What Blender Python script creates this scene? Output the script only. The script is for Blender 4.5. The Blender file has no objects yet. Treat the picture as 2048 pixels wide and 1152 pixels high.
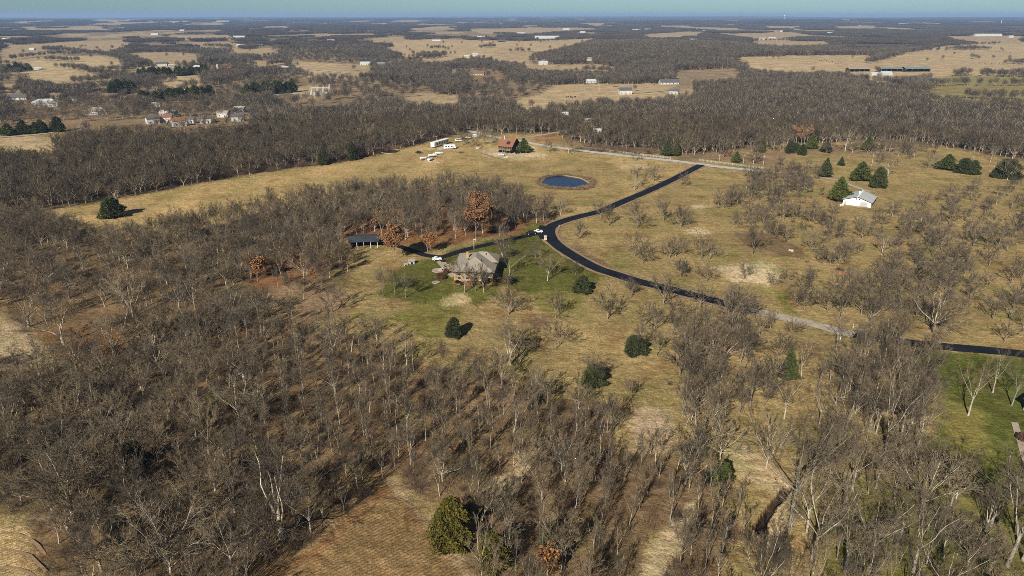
import bpy, bmesh, math, random
import numpy as np
from math import radians as RAD, sin, cos, tan, pi
S = bpy.context.scene
COL = S.collection
# ---------------------------------------------------------------- camera, world, sun, exposure
HCAM, PITCH, F = 93.0, RAD(21.8), 2048 * 24 / 36
cam = bpy.data.cameras.new('camera'); co = bpy.data.objects.new('camera', cam); COL.objects.link(co)
cam.lens = 24; cam.sensor_width = 36; cam.clip_start = 1; cam.clip_end = 120000
co.location = (0, 0, HCAM); co.rotation_euler = (pi / 2 - PITCH, 0, 0)
S.camera = co
SUN_EL, SUN_AZ = RAD(31), RAD(25)          # shadows run away from the camera and to the right by SUN_AZ
to_sun = (-sin(SUN_AZ) * cos(SUN_EL), -cos(SUN_AZ) * cos(SUN_EL), sin(SUN_EL))
w = bpy.data.worlds.new("World"); S.world = w; w.use_nodes = True
nt = w.node_tree; bg = nt.nodes['Background']
sky = nt.nodes.new('ShaderNodeTexSky'); sky.sky_type = 'NISHITA'; sky.sun_disc = False
sky.sun_elevation = SUN_EL; sky.sun_rotation = math.atan2(to_sun[0], to_sun[1])
sky.altitude = 300; sky.air_density = 1.2; sky.dust_density = 0.3; sky.ozone_density = 2.0
tint = nt.nodes.new('ShaderNodeMix'); tint.data_type = 'RGBA'; tint.blend_type = 'MULTIPLY'
tint.inputs[0].default_value = 1.0
tc = nt.nodes.new('ShaderNodeTexCoord'); sx = nt.nodes.new('ShaderNodeSeparateXYZ'); nt.links.new(tc.outputs['Generated'], sx.inputs[0])
el = nt.nodes.new('ShaderNodeMapRange'); el.inputs[1].default_value = 0.02; el.inputs[2].default_value = 0.35; nt.links.new(sx.outputs[2], el.inputs[0])
hz = nt.nodes.new('ShaderNodeMix'); hz.data_type = 'RGBA'; nt.links.new(el.outputs[0], hz.inputs[0])
hz.inputs[6].default_value = (.50, .83, 1.30, 1); hz.inputs[7].default_value = (.62, .56, .47, 1)      # clear teal low down, deep overhead
nt.links.new(hz.outputs[2], tint.inputs[7])
nt.links.new(sky.outputs[0], tint.inputs[6]); nt.links.new(tint.outputs[2], bg.inputs[0])
bg.inputs[1].default_value = 0.05
sl = bpy.data.lights.new('sun', 'SUN'); sl.energy = 5.0; sl.angle = RAD(0.53); sl.color = (1.0, 0.945, 0.86)
so = bpy.data.objects.new('sun', sl); COL.objects.link(so)
from mathutils import Vector, Matrix
so.rotation_euler = Vector(to_sun).to_track_quat('Z', 'Y').to_euler(); so.location = (-50, -80, 200)
S.view_settings.view_transform = 'Standard'; S.view_settings.look = 'None'
S.view_settings.exposure = 0.5; S.view_settings.gamma = 1
S.cycles.max_bounces = 4; S.cycles.diffuse_bounces = 2; S.cycles.glossy_bounces = 2; S.cycles.transmission_bounces = 2
S.cycles.filter_width = 0.85; S.cycles.volume_bounces = 0; S.cycles.use_denoising = False
S.cycles.caustics_reflective = False; S.cycles.caustics_refractive = False
rng = np.random.default_rng(11); R = random.Random(5)
# ---------------------------------------------------------------- terrain and picture <-> ground
def sm(a, b, x):
    t = np.clip((x - a) / (b - a), 0, 1); return t * t * (3 - 2 * t)
def terrain(x, y):
    x = np.asarray(x, float); y = np.asarray(y, float)
    r = np.hypot(x, y)
    a = sm(560, 1600, r)
    z = .6 * a * (5.0 * np.sin(x / 290 + 1.0) * np.cos(y / 370 + .5) + 3.0 * np.sin((x + 1.7 * y) / 210))
    z = z + 16 * np.exp(-(((x - 420) / 420) ** 2 + ((y - 1900) / 420) ** 2))
    z = z - 4 * np.exp(-(((x + 250) / 500) ** 2 + ((y - 1150) / 260) ** 2))
    z = z + 5 * np.exp(-(((x - 430) / 300) ** 2 + ((y - 820) / 240) ** 2))
    b = sm(3000, 12000, r)
    z = z + b * (12 * np.sin(x / 1900 + 2) * np.cos(y / 2600) + 9 * np.sin((x - y) / 1300) + 12)
    c = sm(14000, 26000, r)
    z = z + c * (16 * np.sin(x / 5200 + .6) + 9 * np.sin(x / 2100 + y / 4000))
    return z
def ray(u, v):
    a = (np.asarray(u, float) - 1024) / F; b = -(np.asarray(v, float) - 576) / F
    return a, cos(PITCH) + sin(PITCH) * b, -sin(PITCH) + cos(PITCH) * b
def gp(u, v):
    a, b, c = ray(u, v); c = np.minimum(c, -0.003)
    t = HCAM / -c
    for _ in range(8): t = 0.5 * t + 0.5 * np.minimum((HCAM - terrain(a * t, b * t)) / -c, 40000)
    return a * t, b * t
def G(u, v, dz=0.0):
    x, y = gp(u, v); return Vector((float(x), float(y), float(terrain(x, y)) + dz))
def proj(x, y, z):
    z = z - HCAM
    d = y * cos(PITCH) - z * sin(PITCH); h = y * sin(PITCH) + z * cos(PITCH)
    d = np.where(d < .1, .1, d)
    return 1024 + F * x / d, 576 - F * h / d
def ptm(u, v):                                  # metres per picture pixel at that ground point
    x, y = gp(u, v); return float(np.sqrt(x * x + y * y + HCAM ** 2) / F)
def inpoly(u, v, P):
    P = np.asarray(P, float); r = np.zeros(np.shape(u), bool); n = len(P)
    for i in range(n):
        x0, y0 = P[i]; x1, y1 = P[(i + 1) % n]
        c = (y0 > v) != (y1 > v)
        if y0 != y1: r ^= c & (u < (x1 - x0) * (v - y0) / (y1 - y0) + x0)
    return r
def Zm(ox, oy, k, *pts): return [(ox + a / k, oy + b / k) for a, b in pts]
def Z1(*p): return Zm(0, 0, 2.925, *p)
def Z2(*p): return Zm(674, 0, 2.925, *p)
def Z3(*p): return Zm(1348, 0, 2.925, *p)
def Z5(*p): return Zm(674, 380, 2.925, *p)
def Z6(*p): return Zm(1348, 380, 2.925, *p)
_ph = rng.uniform(0, 6.28, (4, 6, 2)); _dr = rng.uniform(0, 6.28, (4, 6))
def noise(x, y, L, k=0):                       # smooth pseudo noise about -1..1
    s = 0
    for i in range(6):
        f = 6.283 / L * (0.6 + .35 * i); d = _dr[k, i]
        s = s + np.sin(f * (x * cos(d) + y * sin(d)) + _ph[k, i, 0] + 1.3 * np.sin(f * .6 * (y * cos(d) - x * sin(d)) + _ph[k, i, 1]))
    return s / 3.2
# ---------------------------------------------------------------- materials
MATS = {}
def mat(name, c1, c2=None, scale=1.0, rough=.85, bump=0.0, rand=0.0, spec=0.2, metal=0.0, detail=3):
    m = bpy.data.materials.new(name); m.use_nodes = True; MATS[name] = m
    t = m.node_tree; b = t.nodes['Principled BSDF']; N = t.nodes.new; L = t.links.new
    b.inputs['Roughness'].default_value = rough; b.inputs['Specular IOR Level'].default_value = spec; b.inputs['Metallic'].default_value = metal
    geo = N('ShaderNodeNewGeometry'); nz = N('ShaderNodeTexNoise'); nz.inputs['Scale'].default_value = scale; nz.inputs['Detail'].default_value = detail
    L(geo.outputs['Position'], nz.inputs['Vector'])
    mr = N('ShaderNodeMapRange'); mr.inputs[1].default_value = .32; mr.inputs[2].default_value = .68
    L(nz.outputs['Fac'], mr.inputs[0])
    mx = N('ShaderNodeMix'); mx.data_type = 'RGBA'; L(mr.outputs[0], mx.inputs[0])
    mx.inputs[6].default_value = (*c1, 1); mx.inputs[7].default_value = (*(c2 or [c * .75 for c in c1]), 1)
    out = mx.outputs[2]
    if rand:
        oi = N('ShaderNodeObjectInfo'); m2 = N('ShaderNodeMapRange'); L(oi.outputs['Random'], m2.inputs[0])
        m2.inputs[3].default_value = 1 - rand; m2.inputs[4].default_value = 1 + rand
        hs = N('ShaderNodeHueSaturation'); L(m2.outputs[0], hs.inputs['Value']); L(out, hs.inputs['Color'])
        mm = N('ShaderNodeMath'); mm.operation = 'MULTIPLY_ADD'; L(oi.outputs['Random'], mm.inputs[0]); mm.inputs[1].default_value = .8 * rand; mm.inputs[2].default_value = 1 - .4 * rand
        L(mm.outputs[0], hs.inputs['Saturation']); out = hs.outputs[0]
    L(out, b.inputs['Base Color'])
    if bump:
        bp = N('ShaderNodeBump'); bp.inputs['Strength'].default_value = 1; bp.inputs['Distance'].default_value = bump
        L(nz.outputs['Fac'], bp.inputs['Height']); L(bp.outputs[0], b.inputs['Normal'])
    return m
BARK = mat('grey_bark', (.39, .34, .265), (.22, .185, .14), 1.2, .95, 0, .42)
DBARK = mat('walnut_bark', (.25, .21, .165), (.13, .105, .08), 1.2, .95, 0, .3)
DTWIG = mat('walnut_twig', (.155, .123, .085), (.09, .071, .049), .3, .95, 0, .3)
MTWIG = mat('wood_edge_twig', (.13, .102, .065), (.072, .056, .036), .3, .95, 0, .42)
TWIG = mat('brown_twig', (.185, .145, .095), (.10, .077, .05), .3, .95, 0, .42)
PALEB = mat('pale_bark', (.44, .395, .31), (.27, .23, .17), 1.0, .9, 0, .2)
PALET = mat('pale_twig', (.24, .19, .125), (.15, .12, .08), .5, .95, 0, .25)
FARW = mat('distant_branches', (.095, .076, .053), (.06, .048, .035), .02, 1, 0, .3)
BRUSH = mat('bramble_stems', (.19, .125, .08), (.11, .08, .055), .4, 1, 0, .35)
REED = mat('dry_reed', (.30, .21, .12), (.2, .13, .08), .6, 1, 0, .3)
CED = mat('cedar_green', (.066, .074, .022), (.027, .034, .013), .9, .9, 0, .2)
CEDY = mat('cedar_yellow_green', (.135, .112, .016), (.06, .055, .012), .8, .9, 0, .1)
PINE = mat('pine_green', (.092, .102, .025), (.04, .05, .016), .9, .9, 0, .2)
RUST = mat('russet_leaves', (.33, .165, .065), (.18, .09, .038), .6, .9, 0, .25)
ASPH = mat('asphalt', (.0065, .0085, .0125), (.0135, .016, .0205), .16, .85, 0, 0, .12)
GRAVEL = mat('gravel', (.42, .36, .28), (.30, .25, .19), .35, .95, .03)
GRAVELW = mat('pale_gravel', (.50, .47, .42), (.38, .36, .32), .35, .95, .03)
CONC = mat('concrete', (.40, .32, .24), (.31, .25, .19), .8, .9)
SHING = mat('grey_shingles', (.34, .295, .235), (.22, .19, .15), 2.6, .9, .03)
BRICK = mat('tan_brick', (.42, .28, .15), (.30, .19, .10), 1.4, .9, .02)
FWHITE = mat('weathered_white', (.50, .48, .44), (.4, .39, .36), .3, .8)
WHITE = mat('white_metal', (.82, .82, .80), (.72, .73, .72), .6, .55, 0)
WROOF = mat('pale_metal_roof', (.46, .48, .46), (.38, .40, .39), .4, .5, 0)
TRIM = mat('dark_trim', (.03, .03, .03), None, 1, .6)
CREAM = mat('cream_trim', (.7, .64, .52), None, 1, .7)
GLASS = mat('window_glass', (.02, .025, .03), None, 1, .08, 0, 0, .6)
ORROOF = mat('rusty_shingles', (.26, .115, .06), (.18, .085, .045), 1.0, .85, .02)
DWOOD = mat('dark_wood_siding', (.045, .03, .022), (.03, .02, .015), 1, .8)
WOOD = mat('weathered_wood', (.30, .22, .14), (.2, .15, .1), 1.2, .9)
GREENR = mat('green_metal_roof', (.19, .235, .215), (.15, .19, .175), .3, .5)
REDM = mat('barn_red', (.09, .032, .024), None, .8, .8)
BRNROOF = mat('brown_shingles', (.19, .125, .085), (.13, .09, .06), 1, .9)
GRYROOF = mat('slate_shingles', (.11, .11, .115), (.075, .075, .08), 1, .9)
TANW = mat('tan_siding', (.42, .34, .24), (.36, .29, .2), .6, .85)
GREYW = mat('grey_siding', (.40, .40, .39), (.34, .34, .33), .6, .85)
DARK = mat('dark_interior', (.012, .011, .01), None, 1, .9)
BLACKP = mat('black_paint', (.008, .008, .009), None, 1, .3, 0, 0, .5)
WHITEP = mat('white_paint', (.8, .8, .79), None, 1, .35, 0, 0, .5)
TYRE = mat('rubber', (.012, .012, .012), None, 1, .85)
CHROME = mat('lamp_lens', (.6, .6, .58), None, 1, .2)
DIRT = mat('stream_mud', (.05, .034, .022), (.03, .02, .014), .8, .8)
TRACK = mat('worn_dirt', (.30, .20, .12), (.22, .15, .09), .6, .95)
COWM = mat('dark_hide', (.022, .015, .012), None, 1, .9, 0, .3)
BRN = mat('rust_brown', (.28, .13, .06), None, 1, .8)
LOGM = mat('bleached_wood', (.52, .46, .36), (.4, .34, .26), 1.5, .9)
STONE = mat('pale_stone', (.45, .40, .33), (.33, .29, .24), 2, .9)
SHRUB = mat('dark_shrub', (.05, .035, .022), (.03, .024, .015), 1.5, .9, 0, .3)
def water_mat():
    m = mat('pond_water', (.002, .011, .036), (.003, .014, .04), .2, .16, .0, 0, .3)
    t = m.node_tree; nz = t.nodes.new('ShaderNodeTexNoise'); nz.inputs['Scale'].default_value = 1.5
    g = t.nodes.new('ShaderNodeNewGeometry'); t.links.new(g.outputs['Position'], nz.inputs['Vector'])
    b = t.nodes.new('ShaderNodeBump'); b.inputs['Distance'].default_value = .05; t.links.new(nz.outputs['Fac'], b.inputs['Height'])
    t.links.new(b.outputs[0], t.nodes['Principled BSDF'].inputs['Normal']); return m
WATER = water_mat()
# ---------------------------------------------------------------- mesh helpers
def mesh_np(name, V, Q, mats, mi=None):
    me = bpy.data.meshes.new(name); V = np.asarray(V, np.float32); Q = np.asarray(Q, np.int32); k = Q.shape[1]
    me.vertices.add(len(V)); me.vertices.foreach_set('co', V.ravel())
    me.loops.add(Q.size); me.loops.foreach_set('vertex_index', Q.ravel())
    me.polygons.add(len(Q)); me.polygons.foreach_set('loop_start', np.arange(0, Q.size, k, dtype=np.int32))
    for m in mats: me.materials.append(m)
    if mi is not None: me.polygons.foreach_set('material_index', np.asarray(mi, np.int32))
    me.update(calc_edges=True); return me
class MB:
    def __init__(s): s.v = []; s.f = []
    def add(s, vs, fs):
        n = len(s.v); s.v += [tuple(p) for p in vs]; s.f += [tuple(i + n for i in f) for f in fs]; return s
    def box(s, x0, x1, y0, y1, z0, z1):
        return s.add([(x0, y0, z0), (x1, y0, z0), (x1, y1, z0), (x0, y1, z0), (x0, y0, z1), (x1, y0, z1), (x1, y1, z1), (x0, y1, z1)],
                     [(0, 3, 2, 1), (4, 5, 6, 7), (0, 1, 5, 4), (1, 2, 6, 5), (2, 3, 7, 6), (3, 0, 4, 7)])
    def frus(s, x0, x1, y0, y1, z0, z1, dx, dy, ox=0):  # box whose top is inset by dx, dy
        return s.add([(x0, y0, z0), (x1, y0, z0), (x1, y1, z0), (x0, y1, z0), (x0 + dx + ox, y0 + dy, z1), (x1 - dx + ox, y0 + dy, z1), (x1 - dx + ox, y1 - dy, z1), (x0 + dx + ox, y1 - dy, z1)],
                     [(0, 3, 2, 1), (4, 5, 6, 7), (0, 1, 5, 4), (1, 2, 6, 5), (2, 3, 7, 6), (3, 0, 4, 7)])
    def tube(s, p0, p1, r0, r1=None, k=8):
        r1 = r0 if r1 is None else r1; p0 = Vector(p0); p1 = Vector(p1); d = (p1 - p0).normalized()
        a = d.orthogonal().normalized(); b = d.cross(a)
        vs = [p0 + (a * cos(t) + b * sin(t)) * r0 for t in [2 * pi * i / k for i in range(k)]] + [p1 + (a * cos(t) + b * sin(t)) * r1 for t in [2 * pi * i / k for i in range(k)]]
        return s.add(vs, [(i, (i + 1) % k, k + (i + 1) % k, k + i) for i in range(k)] + [tuple(range(k))[::-1], tuple(range(k, 2 * k))])
    def gable(s, x0, x1, y0, y1, z0, h, t=.18):           # pitched roof, ridge along x, solid slab of thickness t
        ym = (y0 + y1) / 2; vs = []
        for x in (x0, x1): vs += [(x, y0, z0), (x, ym, z0 + h), (x, y1, z0), (x, y1, z0 - t), (x, ym, z0 + h - t), (x, y0, z0 - t)]
        return s.add(vs, [(0, 6, 7, 1), (1, 7, 8, 2), (2, 8, 9, 3), (3, 9, 10, 4), (4, 10, 11, 5), (5, 11, 6, 0), (0, 1, 4, 5), (1, 2, 3, 4), (6, 11, 10, 7), (7, 10, 9, 8)])
    def hip(s, x0, x1, y0, y1, z0, h, t=.2):
        dx, dy = x1 - x0, y1 - y0
        if dx >= dy: rd = [(x0 + dy / 2, (y0 + y1) / 2, z0 + h), (x1 - dy / 2, (y0 + y1) / 2, z0 + h)]; fs = [(4, 5, 9, 8), (5, 6, 9), (6, 7, 8, 9), (7, 4, 8)]
        else: rd = [((x0 + x1) / 2, y0 + dx / 2, z0 + h), ((x0 + x1) / 2, y1 - dx / 2, z0 + h)]; fs = [(4, 5, 8), (5, 6, 9, 8), (6, 7, 9), (7, 4, 8, 9)]
        vs = [(x, y, z) for z in (z0 - t, z0) for x, y in ((x0, y0), (x1, y0), (x1, y1), (x0, y1))] + rd
        return s.add(vs, fs + [(0, 1, 5, 4), (1, 2, 6, 5), (2, 3, 7, 6), (3, 0, 4, 7), (0, 3, 2, 1)])
    def pent(s, x0, x1, y0, y1, z0, ze, zr):              # walls with gable ends facing -x and +x
        ym = (y0 + y1) / 2; vs = []
        for x in (x0, x1): vs += [(x, y0, z0), (x, y1, z0), (x, y1, ze), (x, ym, zr), (x, y0, ze)]
        return s.add(vs, [(0, 4, 3, 2, 1), (5, 6, 7, 8, 9), (0, 5, 9, 4), (1, 2, 7, 6), (2, 3, 8, 7), (3, 4, 9, 8), (0, 1, 6, 5)])
    def lathe(s, c, prof, k=12):
        n = len(s.v)
        for r, z in prof: s.v += [(c[0] + r * cos(2 * pi * i / k), c[1] + r * sin(2 * pi * i / k), c[2] + z) for i in range(k)]
        for j in range(len(prof) - 1): s.f += [(n + j * k + i, n + j * k + (i + 1) % k, n + (j + 1) * k + (i + 1) % k, n + (j + 1) * k + i) for i in range(k)]
        s.f.append(tuple(n + i for i in range(k))[::-1]); s.f.append(tuple(n + (len(prof) - 1) * k + i for i in range(k))); return s
    def mesh(s, name, m):
        me = bpy.data.meshes.new(name); me.from_pydata(s.v, [], s.f); me.materials.append(m); me.update(); return me
    def build(s, name, m, parent=None, bevel=0):
        o = bpy.data.objects.new(name, s.mesh(name, m)); COL.objects.link(o)
        if parent: o.parent = parent
        if bevel:
            b = o.modifiers.new('bevel', 'BEVEL'); b.width = bevel; b.segments = 2; b.limit_method = 'ANGLE'
        return o
def tag(o, label=None, cat=None, group=None, kind=None):
    if label: o['label'] = label
    if cat: o['category'] = cat
    if group: o['group'] = group
    if kind: o['kind'] = kind
    return o
def empty(name, loc, rz=0, label=None, cat=None, group=None):
    o = bpy.data.objects.new(name, None); COL.objects.link(o); o.location = loc; o.rotation_euler = (0, 0, rz); o.empty_display_size = .5
    return tag(o, label, cat, group)
def copy_tree(o, parent=None):
    c = o.copy(); COL.objects.link(c)
    if parent: c.parent = parent
    for ch in [k for k in bpy.data.objects if k.parent == o]: copy_tree(ch, c)
    return c
# ---------------------------------------------------------------- regions drawn on the ground (picture coordinates of ground points)
FIELDS = [  # far pastures: (polygon, colour key)
 (Z1((0,270),(450,240),(740,232),(770,270),(620,300),(430,285),(380,310),(0,320)), 'gold2'), (Z1((30,350),(430,325),(600,325),(750,365),(700,382),(400,387),(200,385)), 'gold3'),
 (Z1((100,430),(250,405),(400,402),(700,465),(400,490),(240,470)), 'gold'), (Z1((0,330),(200,315),(380,310),(60,350),(0,400)), 'gold2'),
 (Z1((740,310),(1000,303),(1190,318),(1100,350),(960,367),(850,345)), 'gold2'), (Z1((760,395),(860,388),(1040,392),(1000,415),(800,420)), 'gold2'),
 (Z1((900,460),(1060,433),(1180,440),(1200,460),(1000,478)), 'gold'), (Z1((980,205),(1370,203),(1370,222),(1000,218)), 'gold2'), (Z1((1000,250),(1380,245),(1400,278),(1160,264)), 'gold2'),
 (Z1((1300,297),(1580,278),(1620,302),(1500,312)), 'gold2'), (Z1((1680,355),(2047,375),(2120,390),(2047,427),(1780,407)), 'gold'), (Z1((1370,345),(1700,370),(1560,385),(1500,380)), 'gold2'),
 (Z1((1740,500),(1850,495),(1880,530),(1640,555)), 'gold2'), (Z1((0,480),(120,500),(100,560),(0,545)), 'gold2'), (Z1((390,690),(660,700),(620,745),(390,765)), 'litter2'),
 (Z1((0,810),(200,795),(370,830),(300,880),(0,870)), 'gold'), (Z1((60,580),(380,600),(560,600),(700,590),(640,650),(480,680),(200,670),(60,640)), 'litter2'),
 (Z1((850,650),(1060,640),(1500,690),(1420,725),(1100,760),(880,740)), 'litter2'), (Z1((530,110),(800,118),(700,125),(560,120)), 'gold2'), (Z1((70,160),(240,155),(220,168)), 'gold2'), (Z1((380,155),(600,152),(620,172),(480,178)), 'gold2'),
 (Z2((0,375),(200,375),(215,415),(0,422)), 'gold2'), (Z2((290,240),(560,228),(1100,240),(1540,222),(1250,290),(1100,312),(690,322),(480,320),(300,290)), 'gold'),
 (Z2((490,322),(700,330),(680,352),(500,358)), 'gold2'), (Z2((370,562),(480,542),(740,558),(720,590),(420,590)), 'gold2'),
 (Z2((1250,500),(1380,492),(2090,486),(2090,535),(1800,560),(1500,572),(1100,612),(1020,592),(1180,550)), 'gold'), (Z2((1060,378),(1540,376),(1670,410),(1500,412),(1118,396)), 'gold2'),
 (Z2((760,168),(1400,160),(1560,168),(1100,190),(860,186)), 'gold2'), (Z2((1780,200),(2047,185),(2047,212),(1800,222)), 'gold2'), (Z2((200,222),(420,212),(380,232),(220,236)), 'gold2'), (Z2((680,130),(760,127),(750,142)), 'gold2'),
 (Z2((960,280),(1160,300),(1130,360),(900,345)), 'gold2'), (Z2((820,425),(1000,430),(960,450),(760,445)), 'litter2'),
 (Z3((370,335),(700,325),(1170,322),(1130,368),(1000,412),(700,420),(420,392)), 'gold'), (Z3((1140,372),(1300,322),(1600,265),(2047,245),(2400,240),(2400,430),(1990,400),(1850,435),(1700,397),(1500,430),(1280,450),(1130,440),(1000,425)), 'gold'),
 (Z3((1480,512),(2047,505),(2400,500),(2400,620),(2047,610),(1900,560),(1560,560)), 'olive'), (Z3((380,245),(900,240),(930,262),(600,267)), 'gold2'), (Z3((300,197),(700,187),(760,202),(680,232),(480,227)), 'gold2'),
 (Z3((0,185),(170,185),(150,207),(0,212)), 'gold2'), (Z3((1560,212),(1900,207),(2047,215),(2047,240),(1700,240)), 'gold2'), (Z3((0,485),(130,488),(120,512),(0,522)), 'gold2'), (Z3((0,415),(370,398),(390,455),(0,470)), 'scrub'),
 (Z3((950,260),(1430,258),(1310,282),(1010,288)), 'darkcrop'), (Z3((520,150),(760,152),(700,163),(540,162)), 'gold2'), (Z3((920,155),(1200,148),(1180,166),(960,166)), 'gold2'),
 (Z3((1500,450),(2100,440),(2100,505),(1500,508)), 'olive')]
WL = [(-300, 440), (-300, 290), (0, 318), (110, 305), (150, 282), (480, 275), (520, 236), (700, 226), (800, 212), (930, 205), (1040, 216), (1200, 212), (1340, 196), (1420, 176), (1485, 166), (1700, 166), (1861, 202), (2048, 236), (2300, 262), (2300, 345),
      (2048, 322), (1950, 305), (1850, 288), (1758, 284), (1587, 288), (1470, 303), (1348, 312), (1323, 302), (1180, 295), (1130, 278), (1085, 268), (1010, 268), (954, 262), (906, 271), (835, 288), (756, 307), (700, 322), (632, 330), (513, 347), (410, 365), (284, 388), (180, 408), (72, 426)]
W2 = [(-250, 445), (60, 445), (200, 484), (330, 480), (400, 462), (480, 440), (650, 402), (850, 380), (1000, 384), (1070, 415), (1125, 432), (1090, 450), (1000, 462), (950, 478), (880, 492), (850, 500), (790, 478), (690, 478), (705, 560), (640, 585), (610, 570), (520, 575), (480, 560), (430, 600), (300, 620), (240, 570), (160, 560), (60, 580), (-250, 600)]
W3 = [(-250, 760), (0, 745), (120, 735), (250, 725), (330, 650), (430, 612), (500, 615), (560, 640), (640, 662), (700, 672), (760, 690), (830, 728), (900, 742), (980, 745), (1050, 775), (1100, 795), (1180, 800), (1230, 850), (1230, 900), (1330, 905), (1400, 935), (1450, 960), (1480, 1060), (1440, 1152), (1400, 1300),
      (1290, 1300), (1330, 1120), (1340, 1050), (1300, 1060), (1250, 1170), (1240, 1300), (975, 1300), (945, 1130), (905, 1080), (905, 1000), (1000, 1020), (1090, 890), (1080, 880), (960, 1000), (850, 1000), (800, 945), (760, 962), (690, 1030), (600, 1100), (540, 1145), (440, 1300), (150, 1300), (110, 1160), (60, 1080), (0, 1035), (-250, 1020)]
W4 = [(1330, 830), (1340, 700), (1400, 640), (1480, 640), (1500, 690), (1470, 760), (1500, 790), (1590, 780), (1600, 700), (1690, 690), (1760, 690), (1820, 700), (1860, 760), (1850, 930), (1900, 990), (2000, 1010), (2200, 1050), (2200, 1300), (1520, 1300), (1480, 1160), (1530, 1070), (1600, 1060), (1620, 960), (1600, 900), (1540, 850), (1460, 860), (1400, 910), (1345, 900)]
ORCH = [(1420, 420), (1440, 395), (1520, 350), (1590, 350), (1640, 385), (1680, 440), (1790, 425), (1880, 400), (1900, 380), (2300, 370), (2300, 500), (2030, 500), (1960, 500), (1880, 480), (1800, 500), (1700, 470), (1620, 455), (1540, 450), (1480, 430)]
ORCH2 = [(1830, 500), (1900, 470), (1950, 560), (1930, 640), (1850, 650), (1780, 640), (1770, 560)]
BELT = [(1690, 290), (1780, 292), (1850, 300), (1830, 318), (1760, 316), (1700, 306)]
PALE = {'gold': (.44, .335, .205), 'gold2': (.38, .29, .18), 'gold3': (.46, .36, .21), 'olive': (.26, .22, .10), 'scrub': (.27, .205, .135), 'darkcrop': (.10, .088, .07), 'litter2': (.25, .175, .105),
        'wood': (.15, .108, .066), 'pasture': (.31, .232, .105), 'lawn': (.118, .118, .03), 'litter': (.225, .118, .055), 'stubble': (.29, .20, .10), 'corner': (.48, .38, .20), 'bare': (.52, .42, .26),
        'meadow': (.39, .285, .13), 'brown': (.205, .142, .078), 'olawn': (.20, .178, .055), 'rust': (.28, .17, .085), 'rlawn': (.112, .122, .03), 'thin': (.24, .18, .115)}
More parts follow.
